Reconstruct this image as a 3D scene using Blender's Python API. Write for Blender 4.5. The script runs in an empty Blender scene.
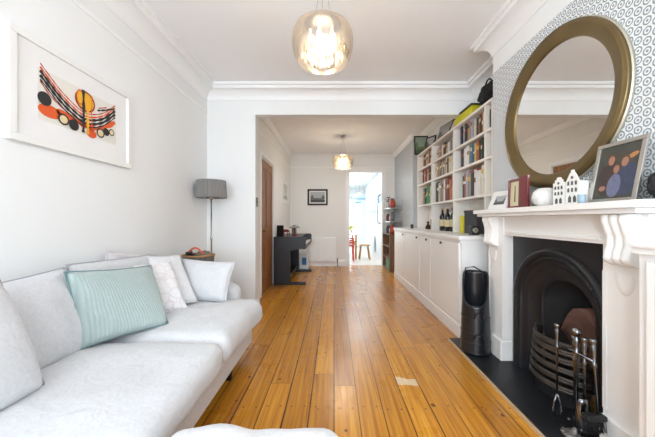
import bpy, bmesh, math, random
from mathutils import Vector, Matrix, noise
C = bpy.context.scene.collection
PI = math.pi
random.seed(7)

# ------------------------------------------------------------------ camera, light, exposure
cam = bpy.data.cameras.new('camera'); camo = bpy.data.objects.new('camera', cam); C.objects.link(camo)
cam.lens = 16.0; cam.sensor_width = 36.0; cam.clip_start = 0.02
cam.shift_x = -6.5/655; cam.shift_y = 1.5/655
camo.location = (0, 0, 1.15); camo.rotation_euler = (PI/2, 0, 0)
bpy.context.scene.camera = camo
vs = bpy.context.scene.view_settings
vs.view_transform = 'Standard'; vs.look = 'None'; vs.gamma = 1.0; vs.use_curve_mapping = False
vs.exposure = 0.28
world = bpy.data.worlds.new('world'); bpy.context.scene.world = world; world.use_nodes = True
world.node_tree.nodes['Background'].inputs[0].default_value = (0.86, 0.93, 1.0, 1)
world.node_tree.nodes['Background'].inputs[1].default_value = 2.5

def area(name, loc, rot, sx, sy, power, color=(1, 1, 1)):
    l = bpy.data.lights.new(name, 'AREA'); l.shape = 'RECTANGLE'; l.size = sx; l.size_y = sy
    l.energy = power; l.color = color
    o = bpy.data.objects.new(name, l); C.objects.link(o); o.location = loc; o.rotation_euler = rot
    return o
# daylight through the front bay window behind the camera, then an added fill lamp
area('window_daylight', (0.05, -1.95, 1.55), (PI/2, 0, 0), 2.5, 2.0, 78, (0.80, 0.895, 1.0))
area('right_side_fill', (-1.0, -2.05, 1.5), (PI/2, 0, -math.radians(42)), 1.0, 1.9, 46, (0.80, 0.895, 1.0))  # unseen fill lamp, added to brighten fireplace and cabinets on the right
# daylight through the rooflight of the kitchen extension and its garden doors
area('rooflight_daylight', (0.3, 9.6, 2.72), (0, 0, 0), 1.5, 3.2, 62, (0.80, 0.90, 1.0))
area('garden_daylight', (0.3, 13.3, 1.3), (-PI/2, 0, 0), 2.2, 2.2, 60, (0.80, 0.90, 1.0))

# ------------------------------------------------------------------ helpers
def lin(c): 
    c = c/255.0
    return c/12.92 if c <= .04045 else ((c+.055)/1.055)**2.4
def rgb(t): return (lin(t[0]), lin(t[1]), lin(t[2]), 1)
MC = {}
def mat(name, col, rough=.55, metal=0, bump=0, bscale=60, emit=0, vary=0, vscale=6, spec=None, trans=0, ior=1.45, sheen=0, coat=0):
    if name in MC: return MC[name]
    m = bpy.data.materials.new(name); m.use_nodes = True; MC[name] = m
    nt = m.node_tree; b = nt.nodes['Principled BSDF']; c = rgb(col)
    b.inputs['Base Color'].default_value = c
    b.inputs['Roughness'].default_value = rough; b.inputs['Metallic'].default_value = metal
    if spec is not None: b.inputs['Specular IOR Level'].default_value = spec
    if trans: b.inputs['Transmission Weight'].default_value = trans; b.inputs['IOR'].default_value = ior
    if sheen: b.inputs['Sheen Weight'].default_value = sheen
    if coat: b.inputs['Coat Weight'].default_value = coat; b.inputs['Coat Roughness'].default_value = .08
    if emit:
        b.inputs['Emission Color'].default_value = c; b.inputs['Emission Strength'].default_value = emit
    tc = nt.nodes.new('ShaderNodeTexCoord')
    n = nt.nodes.new('ShaderNodeTexNoise'); n.inputs['Scale'].default_value = vscale; n.inputs['Detail'].default_value = 4
    nt.links.new(tc.outputs['Object'], n.inputs['Vector'])
    mx = nt.nodes.new('ShaderNodeMix'); mx.data_type = 'RGBA'
    v = vary if vary else .03
    mx.inputs[6].default_value = tuple(x*(1-v) for x in c[:3])+(1,)
    mx.inputs[7].default_value = tuple(min(1, x*(1+v)) for x in c[:3])+(1,)
    nt.links.new(n.outputs['Fac'], mx.inputs[0]); nt.links.new(mx.outputs[2], b.inputs['Base Color'])
    if bump:
        n2 = nt.nodes.new('ShaderNodeTexNoise'); n2.inputs['Scale'].default_value = bscale; n2.inputs['Detail'].default_value = 3
        nt.links.new(tc.outputs['Object'], n2.inputs['Vector'])
        bp = nt.nodes.new('ShaderNodeBump'); bp.inputs['Strength'].default_value = bump; bp.inputs['Distance'].default_value = .004
        nt.links.new(n2.outputs['Fac'], bp.inputs['Height']); nt.links.new(bp.outputs[0], b.inputs['Normal'])
    return m

def N(nt, t, **kw):
    n = nt.nodes.new(t)
    for k, v in kw.items(): setattr(n, k, v)
    return n
def M_(nt, op, a, b=None, c=None):
    n = nt.nodes.new('ShaderNodeMath'); n.operation = op
    for i, x in enumerate((a, b, c)):
        if x is None: continue
        if isinstance(x, (int, float)): n.inputs[i].default_value = x
        else: nt.links.new(x, n.inputs[i])
    return n.outputs[0]

class G:
    """collects faces in world coordinates, one mesh"""
    def __init__(s): s.bm = bmesh.new()
    def quad(s, pts, mi=0):
        f = s.bm.faces.new([s.bm.verts.new(p) for p in pts]); f.material_index = mi; return s
    def box(s, x0, x1, y0, y1, z0, z1, bev=0, mi=0, mtx=None, seg=2):
        t = bmesh.new(); bmesh.ops.create_cube(t, size=1)
        for v in t.verts: v.co = Vector(((x0+x1)/2+v.co.x*(x1-x0), (y0+y1)/2+v.co.y*(y1-y0), (z0+z1)/2+v.co.z*(z1-z0)))
        if bev: bmesh.ops.bevel(t, geom=t.edges[:], offset=bev, segments=seg, affect='EDGES', profile=.5)
        s.merge(t, mi, mtx); return s
    def merge(s, t, mi=0, mtx=None):
        if mtx is not None: bmesh.ops.transform(t, matrix=mtx, verts=t.verts)
        vm = {}
        for v in t.verts: vm[v] = s.bm.verts.new(v.co)
        for f in t.faces:
            try:
                nf = s.bm.faces.new([vm[v] for v in f.verts]); nf.material_index = mi; nf.smooth = f.smooth
            except ValueError: pass
        t.free()
    def tube(s, pts, r, n=8, mi=0, cap=True):
        pts = [Vector(p) for p in pts]; rings = []; up = None
        for i, p in enumerate(pts):
            d = (pts[min(i+1, len(pts)-1)]-pts[max(i-1, 0)]).normalized()
            if up is None: up = Vector((0, 0, 1)) if abs(d.z) < .9 else Vector((1, 0, 0))
            a = d.cross(up)
            if a.length < 1e-4: a = d.cross(Vector((0, 1, 0)))
            a.normalize(); b = d.cross(a).normalized(); up = -b if False else up
            rr = r[i] if isinstance(r, (list, tuple)) else r
            rings.append([s.bm.verts.new(p+a*math.cos(2*PI*k/n)*rr+b*math.sin(2*PI*k/n)*rr) for k in range(n)])
        for i in range(len(rings)-1):
            for k in range(n):
                f = s.bm.faces.new((rings[i][k], rings[i][(k+1) % n], rings[i+1][(k+1) % n], rings[i+1][k])); f.smooth = True; f.material_index = mi
        if cap:
            for q in (rings[0], rings[-1]):
                f = s.bm.faces.new(q); f.material_index = mi
        return s
    def lathe(s, prof, cx, cy, n=32, mi=0, mtx=None, cz=0):
        t = bmesh.new(); rings = []
        for r, z in prof:
            if r < 1e-5: rings.append([t.verts.new((cx, cy, z+cz))])
            else: rings.append([t.verts.new((cx+r*math.cos(2*PI*k/n), cy+r*math.sin(2*PI*k/n), z+cz)) for k in range(n)])
        for a, b in zip(rings, rings[1:]):
            for k in range(n):
                if len(a) == 1 and len(b) == 1: continue
                if len(a) == 1: f = t.faces.new((a[0], b[(k+1) % n], b[k]))
                elif len(b) == 1: f = t.faces.new((a[k], a[(k+1) % n], b[0]))
                else: f = t.faces.new((a[k], a[(k+1) % n], b[(k+1) % n], b[k]))
                f.smooth = True
        s.merge(t, mi, mtx); return s
    def prism(s, poly, ax, a0, a1, mi=0, mtx=None):
        """poly of 2D points in the plane normal to ax, extruded a0..a1. ax 'x': (y,z); 'y': (x,z); 'z': (x,y)"""
        t = bmesh.new()
        def P(p, a): return {'x': (a, p[0], p[1]), 'y': (p[0], a, p[1]), 'z': (p[0], p[1], a)}[ax]
        A = [t.verts.new(P(p, a0)) for p in poly]; B = [t.verts.new(P(p, a1)) for p in poly]
        t.faces.new(A); t.faces.new(B[::-1])
        for i in range(len(poly)):
            j = (i+1) % len(poly); t.faces.new((A[i], B[i], B[j], A[j]))
        s.merge(t, mi, mtx); return s
    def grid(s, rows, mi=0, smooth=True, closed=False):
        V = [[s.bm.verts.new(p) for p in r] for r in rows]
        for a, b in zip(V, V[1:]):
            m = len(a)
            for k in range(m if closed else m-1):
                f = s.bm.faces.new((a[k], a[(k+1) % m], b[(k+1) % m], b[k])); f.smooth = smooth; f.material_index = mi
        return V

def wloc(o):
    v = Vector(o.location)
    while o.parent: o = o.parent; v = v+o.location
    return v
def obj(name, g, m, parent=None, label=None, cat=None, group=None, kind=None, smooth=None, sub=0, origin=None):
    bm = g.bm if isinstance(g, G) else g
    bmesh.ops.remove_doubles(bm, verts=bm.verts, dist=1e-6)
    bmesh.ops.recalc_face_normals(bm, faces=bm.faces)
    if smooth is not None:
        for f in bm.faces: f.smooth = smooth
    xs = [v.co for v in bm.verts]
    lo = Vector((min(v.x for v in xs), min(v.y for v in xs), min(v.z for v in xs)))
    hi = Vector((max(v.x for v in xs), max(v.y for v in xs), max(v.z for v in xs)))
    o_ = Vector(origin) if origin else Vector(((lo.x+hi.x)/2, (lo.y+hi.y)/2, lo.z))
    bmesh.ops.translate(bm, verts=bm.verts, vec=-o_)
    me = bpy.data.meshes.new(name); bm.to_mesh(me); bm.free()
    for q in (m if isinstance(m, (list, tuple)) else [m]): me.materials.append(q)
    o = bpy.data.objects.new(name, me); C.objects.link(o)
    if parent: o.parent = parent; o.location = o_-wloc(parent)
    else: o.location = o_
    tagit(o, label, cat, group, kind)
    if sub:
        md = o.modifiers.new('subdivision', 'SUBSURF'); md.levels = sub; md.render_levels = sub
    return o
def tagit(o, label=None, cat=None, group=None, kind=None):
    if label: o['label'] = label
    if cat: o['category'] = cat
    if group: o['group'] = group
    if kind: o['kind'] = kind
def thing(name, loc, label, cat, group=None):
    o = bpy.data.objects.new(name, None); C.objects.link(o); o.location = loc; o.empty_display_size = .05
    tagit(o, label, cat, group); return o
def struct(name, g, m, parent=None, **k):
    return obj(name, g, m, parent, kind='structure', **k)

# ------------------------------------------------------------------ materials
WHITE = mat('white_wall_paint', (242, 243, 242), .75, vary=.015, vscale=2, bump=.05, bscale=25)
CREAM = mat('warm_white_wall_paint', (241, 240, 237), .75, vary=.02, vscale=2)
CEIL = mat('ceiling_paint', (250, 250, 250), .85, vary=.01)
TRIM = mat('white_gloss_trim', (248, 248, 247), .35, vary=.01)
CAB = mat('pale_grey_satin_paint', (247, 247, 245), .32, vary=.01)
SHELFP = mat('shelf_paint', (245, 240, 232), .45, vary=.01)
BLACK = mat('black_plastic', (22, 22, 24), .4)
IRON = mat('cast_iron_black', (40, 41, 44), .36, metal=.25, bump=.25, bscale=180, vary=.2, vscale=20)
STEEL = mat('polished_dark_steel', (136, 138, 142), .25, metal=1, vary=.1)
CHROME = mat('brushed_chrome', (190, 188, 184), .25, metal=1)
BRASS = mat('aged_brass', (150, 118, 66), .4, metal=1, vary=.2)
SLATE = mat('black_slate', (26, 28, 32), .42, bump=.15, bscale=30, vary=.25, vscale=8)
GLASSC = mat('clear_glass', (250, 250, 250), .02, trans=1)

def floor_mat():
    m = bpy.data.materials.new('pine_floorboards'); m.use_nodes = True; nt = m.node_tree; b = nt.nodes['Principled BSDF']
    tc = N(nt, 'ShaderNodeTexCoord'); sp = N(nt, 'ShaderNodeSeparateXYZ'); nt.links.new(tc.outputs['Object'], sp.inputs[0])
    X, Y = sp.outputs[0], sp.outputs[1]
    W = .148
    # boards wander slightly
    u = M_(nt, 'DIVIDE', X, W); idx = M_(nt, 'FLOOR', u); fr = M_(nt, 'FRACT', u)
    wn = N(nt, 'ShaderNodeTexWhiteNoise', noise_dimensions='1D'); nt.links.new(idx, wn.inputs['W'])
    # end joints: each board cut every 2.6 m with a random phase
    yo = M_(nt, 'ADD', M_(nt, 'DIVIDE', Y, 2.7), M_(nt, 'MULTIPLY', wn.outputs[0], 7.3))
    yi = M_(nt, 'FLOOR', yo); yf = M_(nt, 'FRACT', yo)
    wn2 = N(nt, 'ShaderNodeTexWhiteNoise', noise_dimensions='2D')
    cb = N(nt, 'ShaderNodeCombineXYZ'); nt.links.new(idx, cb.inputs[0]); nt.links.new(yi, cb.inputs[1]); nt.links.new(cb.outputs[0], wn2.inputs['Vector'])
    # grain
    cg = N(nt, 'ShaderNodeCombineXYZ')
    nt.links.new(M_(nt, 'ADD', M_(nt, 'MULTIPLY', X, 48), M_(nt, 'MULTIPLY', wn2.outputs[0], 40)), cg.inputs[0]); nt.links.new(M_(nt, 'MULTIPLY', Y, 1.3), cg.inputs[1])
    gn = N(nt, 'ShaderNodeTexNoise'); gn.inputs['Scale'].default_value = 1.2; gn.inputs['Detail'].default_value = 6; gn.inputs['Distortion'].default_value = .6
    nt.links.new(cg.outputs[0], gn.inputs['Vector'])
    ra = N(nt, 'ShaderNodeValToRGB'); e = ra.color_ramp.elements
    e[0].position = .3; e[0].color = rgb((176, 110, 28)); e[1].position = .72; e[1].color = rgb((224, 168, 66))
    e2 = ra.color_ramp.elements.new(.52); e2.color = rgb((206, 143, 42))
    nt.links.new(gn.outputs['Fac'], ra.inputs[0])
    # board tint
    tint = N(nt, 'ShaderNodeMix', data_type='RGBA', blend_type='MULTIPLY'); tint.inputs[0].default_value = 1
    tr = N(nt, 'ShaderNodeValToRGB'); tr.color_ramp.elements[0].color = (.76, .67, .56, 1); tr.color_ramp.elements[1].color = (1.12, 1.08, 1.0, 1)
    nt.links.new(wn2.outputs[0], tr.inputs[0]); nt.links.new(ra.outputs[0], tint.inputs[6]); nt.links.new(tr.outputs[0], tint.inputs[7])
    # knots and nail marks
    ck = N(nt, 'ShaderNodeCombineXYZ'); nt.links.new(X, ck.inputs[0]); nt.links.new(M_(nt, 'MULTIPLY', Y, .75), ck.inputs[1])
    vo = N(nt, 'ShaderNodeTexVoronoi'); vo.inputs['Scale'].default_value = 13; nt.links.new(ck.outputs[0], vo.inputs['Vector'])
    wv = N(nt, 'ShaderNodeSeparateColor'); nt.links.new(vo.outputs['Color'], wv.inputs[0])
    rad = M_(nt, 'MULTIPLY', M_(nt, 'SUBTRACT', wv.outputs[0], .5), .34)
    kd = N(nt, 'ShaderNodeMapRange'); nt.links.new(M_(nt, 'SUBTRACT', vo.outputs['Distance'], rad), kd.inputs[0])
    kd.inputs[1].default_value = -.02; kd.inputs[2].default_value = .02; kd.inputs[3].default_value = 1; kd.inputs[4].default_value = 0
    # pairs of nail heads where the boards cross the joists
    jy = M_(nt, 'MULTIPLY', M_(nt, 'SUBTRACT', M_(nt, 'FRACT', M_(nt, 'ADD', M_(nt, 'DIVIDE', Y, .40), M_(nt, 'MULTIPLY', wn.outputs[0], .09))), .5), .40)
    jx = M_(nt, 'MULTIPLY', M_(nt, 'SUBTRACT', M_(nt, 'ABSOLUTE', M_(nt, 'SUBTRACT', fr, .5)), .27), W)
    nd = M_(nt, 'LESS_THAN', M_(nt, 'ADD', M_(nt, 'MULTIPLY', jy, jy), M_(nt, 'MULTIPLY', jx, jx)), .0062**2)
    k = N(nt, 'ShaderNodeMix', data_type='RGBA'); nt.links.new(M_(nt, 'MULTIPLY', M_(nt, 'MAXIMUM', kd.outputs[0], nd), .85), k.inputs[0]); nt.links.new(tint.outputs[2], k.inputs[6]); k.inputs[7].default_value = rgb((92, 48, 22))
    # worn pale patches
    pn = N(nt, 'ShaderNodeTexNoise'); pn.inputs['Scale'].default_value = 3.1; pn.inputs['Detail'].default_value = 5; nt.links.new(tc.outputs['Object'], pn.inputs['Vector'])
    pm = N(nt, 'ShaderNodeMapRange'); nt.links.new(pn.outputs['Fac'], pm.inputs[0]); pm.inputs[1].default_value = .56; pm.inputs[2].default_value = .8; pm.inputs[4].default_value = .0
    pa = N(nt, 'ShaderNodeMix', data_type='RGBA'); nt.links.new(pm.outputs[0], pa.inputs[0]); nt.links.new(k.outputs[2], pa.inputs[6]); pa.inputs[7].default_value = rgb((228, 190, 130))
    # bleached scar on one board, near x .65 y 2.04
    sx = M_(nt, 'ABSOLUTE', M_(nt, 'SUBTRACT', X, .518)); sy = M_(nt, 'ABSOLUTE', M_(nt, 'ADD', M_(nt, 'SUBTRACT', Y, 2.06), M_(nt, 'MULTIPLY', M_(nt, 'SUBTRACT', pn.outputs['Fac'], .5), .15)))
    sc = M_(nt, 'MULTIPLY', M_(nt, 'LESS_THAN', sx, .070), M_(nt, 'LESS_THAN', sy, .045))
    ps = N(nt, 'ShaderNodeMix', data_type='RGBA'); nt.links.new(M_(nt, 'MULTIPLY', sc, .75), ps.inputs[0]); nt.links.new(pa.outputs[2], ps.inputs[6]); ps.inputs[7].default_value = rgb((240, 222, 190))
    # gaps
    wn3 = N(nt, 'ShaderNodeTexWhiteNoise', noise_dimensions='1D'); nt.links.new(M_(nt, 'ADD', M_(nt, 'ROUND', u), 31.7), wn3.inputs['W'])
    gw = M_(nt, 'MULTIPLY_ADD', wn3.outputs[0], .022, .012)
    ed = M_(nt, 'MINIMUM', fr, M_(nt, 'SUBTRACT', 1, fr)); gap = M_(nt, 'LESS_THAN', ed, gw)
    eg = M_(nt, 'LESS_THAN', yf, .0016); gp = M_(nt, 'MAXIMUM', gap, eg)
    gc = N(nt, 'ShaderNodeMix', data_type='RGBA'); nt.links.new(gp, gc.inputs[0]); nt.links.new(ps.outputs[2], gc.inputs[6]); gc.inputs[7].default_value = rgb((70, 40, 20))
    nt.links.new(gc.outputs[2], b.inputs['Base Color'])
    rr = N(nt, 'ShaderNodeMapRange'); nt.links.new(pn.outputs['Fac'], rr.inputs[0]); rr.inputs[1].default_value = .3; rr.inputs[2].default_value = .7; rr.inputs[3].default_value = .22; rr.inputs[4].default_value = .42
    nt.links.new(rr.outputs[0], b.inputs['Roughness'])
    b.inputs['Specular IOR Level'].default_value = .15; b.inputs['Coat Weight'].default_value = .6; b.inputs['Coat Roughness'].default_value = .27
    hgt = M_(nt, 'SUBTRACT', M_(nt, 'MULTIPLY', gn.outputs['Fac'], .12), gp)
    bp = N(nt, 'ShaderNodeBump'); bp.inputs['Strength'].default_value = .35; bp.inputs['Distance'].default_value = .004
    nt.links.new(hgt, bp.inputs['Height']); nt.links.new(bp.outputs[0], b.inputs['Normal'])
    return m
FLOOR = floor_mat()

def wallpaper_mat():
    m = bpy.data.materials.new('geometric_wallpaper'); m.use_nodes = True; nt = m.node_tree; b = nt.nodes['Principled BSDF']
    tc = N(nt, 'ShaderNodeTexCoord'); sp = N(nt, 'ShaderNodeSeparateXYZ'); nt.links.new(tc.outputs['Object'], sp.inputs[0])
    k = 2*PI/.040
    cs = []
    for a in (0, PI/3, 2*PI/3):
        d = M_(nt, 'ADD', M_(nt, 'MULTIPLY', sp.outputs[1], math.cos(a)*k), M_(nt, 'MULTIPLY', sp.outputs[2], math.sin(a)*k))
        cs.append(M_(nt, 'COSINE', d))
    s = M_(nt, 'ADD', M_(nt, 'ADD', cs[0], cs[1]), cs[2])
    ring1 = M_(nt, 'LESS_THAN', M_(nt, 'ABSOLUTE', M_(nt, 'SUBTRACT', s, -.1)), .72)
    dot = M_(nt, 'GREATER_THAN', s, 2.35)
    f = M_(nt, 'MAXIMUM', ring1, dot)
    mx = N(nt, 'ShaderNodeMix', data_type='RGBA'); nt.links.new(f, mx.inputs[0])
    mx.inputs[6].default_value = rgb((236, 237, 235)); mx.inputs[7].default_value = rgb((140, 150, 159))
    nt.links.new(mx.outputs[2], b.inputs['Base Color']); b.inputs['Roughness'].default_value = .6
    return m
WALLPAPER = wallpaper_mat()

def fabric(name, col, stripe=0, weave=420, v=.04, axis=2, scol=None):
    m = bpy.data.materials.new(name); m.use_nodes = True; nt = m.node_tree; b = nt.nodes['Principled BSDF']
    b.inputs['Roughness'].default_value = .9; b.inputs['Sheen Weight'].default_value = .25; b.inputs['Specular IOR Level'].default_value = .2
    tc = N(nt, 'ShaderNodeTexCoord'); n = N(nt, 'ShaderNodeTexNoise'); n.inputs['Scale'].default_value = 70; n.inputs['Detail'].default_value = 5
    nt.links.new(tc.outputs['Object'], n.inputs['Vector'])
    c = rgb(col); mx = N(nt, 'ShaderNodeMix', data_type='RGBA'); nt.links.new(n.outputs['Fac'], mx.inputs[0])
    mx.inputs[6].default_value = tuple(x*(1-3*v) for x in c[:3])+(1,); mx.inputs[7].default_value = tuple(min(1, x*(1+3*v)) for x in c[:3])+(1,)
    out = mx.outputs[2]; h = n.outputs['Fac']
    if stripe:
        w = N(nt, 'ShaderNodeTexWave', wave_type='BANDS', bands_direction='XYZ'[axis]); w.inputs['Scale'].default_value = stripe; w.inputs['Distortion'].default_value = .6
        nt.links.new(tc.outputs['Object'], w.inputs['Vector'])
        m2 = N(nt, 'ShaderNodeMix', data_type='RGBA'); nt.links.new(w.outputs['Fac'], m2.inputs[0]); nt.links.new(out, m2.inputs[6])
        m2.inputs[7].default_value = rgb(scol) if scol else tuple(x*.8 for x in c[:3])+(1,); out = m2.outputs[2]
        h = M_(nt, 'ADD', h, w.outputs['Fac'])
    nt.links.new(out, b.inputs['Base Color'])
    n3 = N(nt, 'ShaderNodeTexNoise'); n3.inputs['Scale'].default_value = 9; n3.inputs['Detail'].default_value = 3; n3.inputs['Distortion'].default_value = .8
    nt.links.new(tc.outputs['Object'], n3.inputs['Vector'])
    hh = M_(nt, 'ADD', M_(nt, 'MULTIPLY', h, .12), n3.outputs['Fac'])
    bp = N(nt, 'ShaderNodeBump'); bp.inputs['Strength'].default_value = .5; bp.inputs['Distance'].default_value = .02
    nt.links.new(hh, bp.inputs['Height']); nt.links.new(bp.outputs[0], b.inputs['Normal'])
    return m
LINEN = fabric('pale_grey_linen', (211, 212, 214))
LINEN2 = fabric('white_linen', (224, 224, 225))
TEAL = fabric('duck_egg_green_cloth', (178, 193, 190), stripe=22, axis=1, scol=(166, 183, 180))
BLUSH = fabric('pale_mauve_linen', (212, 206, 208))

def wood(name, c1, c2, ax=2, sc=1.0, rough=.45):
    m = bpy.data.materials.new(name); m.use_nodes = True; nt = m.node_tree; b = nt.nodes['Principled BSDF']; b.inputs['Roughness'].default_value = rough
    tc = N(nt, 'ShaderNodeTexCoord'); mp = N(nt, 'ShaderNodeMapping'); s = [28*sc, 28*sc, 28*sc]; s[ax] = 2*sc; mp.inputs['Scale'].default_value = s
    nt.links.new(tc.outputs['Object'], mp.inputs[0]); n = N(nt, 'ShaderNodeTexNoise'); n.inputs['Scale'].default_value = 1.3; n.inputs['Detail'].default_value = 5; n.inputs['Distortion'].default_value = 1
    nt.links.new(mp.outputs[0], n.inputs['Vector']); r = N(nt, 'ShaderNodeValToRGB'); r.color_ramp.elements[0].position = .3; r.color_ramp.elements[1].position = .7
    r.color_ramp.elements[0].color = rgb(c1); r.color_ramp.elements[1].color = rgb(c2); nt.links.new(n.outputs['Fac'], r.inputs[0]); nt.links.new(r.outputs[0], b.inputs['Base Color'])
    return m
PINE = wood('stripped_pine', (112, 68, 34), (172, 114, 62))
OAK = wood('light_oak', (176, 124, 66), (214, 166, 104))
BROWN = wood('brown_wood', (96, 66, 44), (138, 102, 72))

# ------------------------------------------------------------------ room shell
XL, XR, XB = -1.55, 1.70, 1.42          # front room left wall, right alcove wall, chimney breast
YB, CZ = 3.55, 2.78                     # arch wall, ceiling
Y0, Y1 = 1.15, 2.60                     # chimney breast
YF = 7.27                               # back wall of the back room
XLR, XRR = -1.10, 1.52
struct('floor', G().box(-2.2, 2.1, -2.4, 7.42, -.1, 0), FLOOR, origin=(0, 0, 0))
struct('ceiling', G().box(-2.2, 2.1, -2.4, 7.42, CZ, CZ+.15), CEIL)
struct('wall_left', G().box(XL-.15, XL, -1.6, YB+.12, 0, CZ), WHITE)
# arch wall: nib on the left and beam across
struct('wall_arch', G().box(XL, -.96, YB, YB+.12, 0, CZ).box(-.96, XR, YB, YB+.12, 2.435, CZ), WHITE)
# back room left wall with door opening
D0, D1, DZ = 4.36, 5.24, 2.12
struct('wall_left_back_room', G().box(XLR-.15, XLR, YB+.12, D0, 0, CZ).box(XLR-.15, XLR, D1, YF, 0, CZ).box(XLR-.15, XLR, D0, D1, DZ, CZ), CREAM)
# far wall with kitchen opening
K0, K1, KZ = .375, 1.21, 2.36
struct('wall_far', G().box(XLR-.15, K0, YF, YF+.15, 0, CZ).box(K1, 2.1, YF, YF+.15, 0, CZ).box(K0, K1, YF, YF+.15, KZ, CZ), CREAM)
struct('wall_right', G().box(XR, XR+.2, Y1, 5.6, 0, CZ).box(XR, XR+.2, -1.6, Y0, 0, CZ), WHITE)
struct('wall_right_back_room', G().box(XRR, 2.1, 5.6, YF, 0, CZ), mat('pale_blue_grey_paint', (196, 201, 206), .5))
# chimney breast with fireplace opening 1.45..2.31, z..1.02, wallpaper below the rail line
O0, O1, OZ = 1.45, 2.31, 1.045
PR = 2.455
struct('wall_chimney_breast', G().box(XB, 2.1, Y0, O0, 0, PR).box(XB, 2.1, O1, Y1, 0, PR).box(XB, 2.1, O0, O1, OZ, PR), WALLPAPER, origin=(0, 0, 0))
struct('wall_chimney_frieze', G().box(XB, 2.1, Y0, Y1, PR, CZ), WHITE)
# wall behind the camera, with the bay window opening
struct('wall_front', G().box(-2.2, -1.2, -1.75, -1.6, 0, CZ).box(1.3, 2.1, -1.75, -1.6, 0, CZ).box(-1.2, 1.3, -1.75, -1.6, 0, .6).box(-1.2, 1.3, -1.75, -1.6, 2.45, CZ), WHITE)
wf = G()
for x in (-1.2, -.4, .44, 1.24): wf.box(x, x+.06, -1.72, -1.64, .6, 2.45)
for z in (.6, 1.5, 2.39): wf.box(-1.2, 1.3, -1.72, -1.64, z, z+.06)
struct('window_1', wf, TRIM)

def sweep(path, prof, closed=False):
    """path 2D points (room on the right hand of travel), prof (offset into room, z)"""
    g = G(); n = len(path); rows = []
    for i in range(n):
        p = Vector(path[i]); 
        a = Vector(path[i-1]) if (i > 0 or closed) else None
        c = Vector(path[(i+1) % n]) if (i < n-1 or closed) else None
        def nrm(u, v): d = (v-u).normalized(); return Vector((d.y, -d.x))
        if a is None: m = nrm(p, c)
        elif c is None: m = nrm(a, p)
        else:
            n1, n2 = nrm(a, p), nrm(p, c); m = (n1+n2); m = m/max(1e-6, m.dot(n1))
        rows.append([(p.x+m.x*o, p.y+m.y*o, z) for o, z in prof])
    if closed: rows.append(rows[0])
    g.grid(rows, smooth=False); return g
cor = [(0, 2.605), (.008, 2.605), (.012, 2.615)]+[(.012+.096*(1-math.cos(a)), 2.615+.095*math.sin(a)) for a in [PI/2*i/8 for i in range(1, 9)]]+[(.116, 2.712), (.118, 2.742), (.14, 2.748), (.14, CZ-.001)]
front_path = [(XL, -1.6), (XL, YB), (XR, YB), (XR, Y1), (XB, Y1), (XB, Y0), (XR, Y0), (XR, -1.6)]
struct('trim_1', sweep(front_path, cor), TRIM)                       # cornice
rail = [(0, PR-.010), (.006, PR-.010), (.010, PR), (.010, PR+.012), (.004, PR+.018), (0, PR+.022)]
struct('trim_2', sweep([(XL, -1.6), (XL, YB-.001)], rail), TRIM)      # picture rail on the left
struct('trim_3', sweep([(XLR, YB+.14), (XLR, YF), (XRR, YF)], rail), TRIM)
cor2 = [(0, 2.70), (.02, 2.70), (.03, 2.73), (.06, 2.76), (.07, CZ-.001)]
struct('trim_4', sweep([(XL+.5, YB+.12), (XLR, YB+.12), (XLR, YF), (XRR, YF), (XRR, 5.6), (XR, 5.6), (XR, YB+.12), (XL+.5, YB+.12)], cor2), TRIM)
skirt = [(0, .002), (.02, .002), (.02, .13), (.012, .15), (.008, .165), (0, .17)]
struct('baseboard_left', sweep([(XL, -1.6), (XL, YB), (-.96, YB), (-.96, YB+.12), (XLR, YB+.12), (XLR, D0-.09)], skirt), TRIM)
struct('baseboard_far', sweep([(XLR, D1+.09), (XLR, YF), (K0-.08, YF)], skirt), TRIM)
struct('baseboard_right', sweep([(XR, Y1), (XB, Y1), (XB, 2.525)], skirt), TRIM)
# door to the hall (left), pine four panel
g = G(); w = .055
g.box(XLR, XLR+.02, D0-w, D0, 0, DZ+w).box(XLR, XLR+.025, D1, D1+w, 0, DZ+w).box(XLR, XLR+.025, D0, D1, DZ, DZ+w)
g.box(XLR-.15, XLR, D0, D0+.02, 0, DZ).box(XLR-.15, XLR, D1-.02, D1, 0, DZ).box(XLR-.15, XLR, D0, D1, DZ-.02, DZ)
struct('trim_5', g, TRIM)
g = G(); xd = XLR-.002; a, b_ = D0+.023, D1-.023
g.box(xd-.03, xd-.012, a, b_, .005, DZ-.025)
for y in (a, (a+b_)/2-.05, b_-.10): g.box(xd-.035, xd, y, y+.10, .005, DZ-.025, bev=.003)
for z, h in ((.005, .22), (.86, .16), (DZ-.15, .125)):
    for y0_, y1_ in ((a+.10, (a+b_)/2-.05), ((a+b_)/2+.05, b_-.10)): g.box(xd-.035, xd, y0_, y1_, z, z+h, bev=.003)
for z0_, z1_ in ((.25, .83), (1.05, 1.92)):
    for y0_, y1_ in ((a+.12, (a+b_)/2-.07), ((a+b_)/2+.07, b_-.12)): g.box(xd-.03, xd-.006, y0_, y1_, z0_, z1_, bev=.01)
dr = struct('door_1', g, PINE)
kn = G().lathe([(0, 0), (.012, 0), (.01, .03), (.022, .04), (.027, .055), (.02, .07), (0, .074)], 0, 0, 16, mtx=Matrix.Translation((xd, a+.06, .98)) @ Matrix.Rotation(PI/2, 4, 'Y'))
obj('door_knob', kn, BRASS, dr)
# kitchen opening architrave
g = G(); w = .075
g.box(K0-w, K0, YF-.02, YF, 0, KZ+w).box(K1, K1+w, YF-.02, YF, 0, KZ+w).box(K0, K1, YF-.02, YF, KZ, KZ+w)
g.box(K0, K0+.015, YF, YF+.15, 0, KZ).box(K1-.015, K1, YF, YF+.15, 0, KZ).box(K0, K1, YF, YF+.15, KZ-.015, KZ)
struct('trim_6', g, TRIM)
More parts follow.
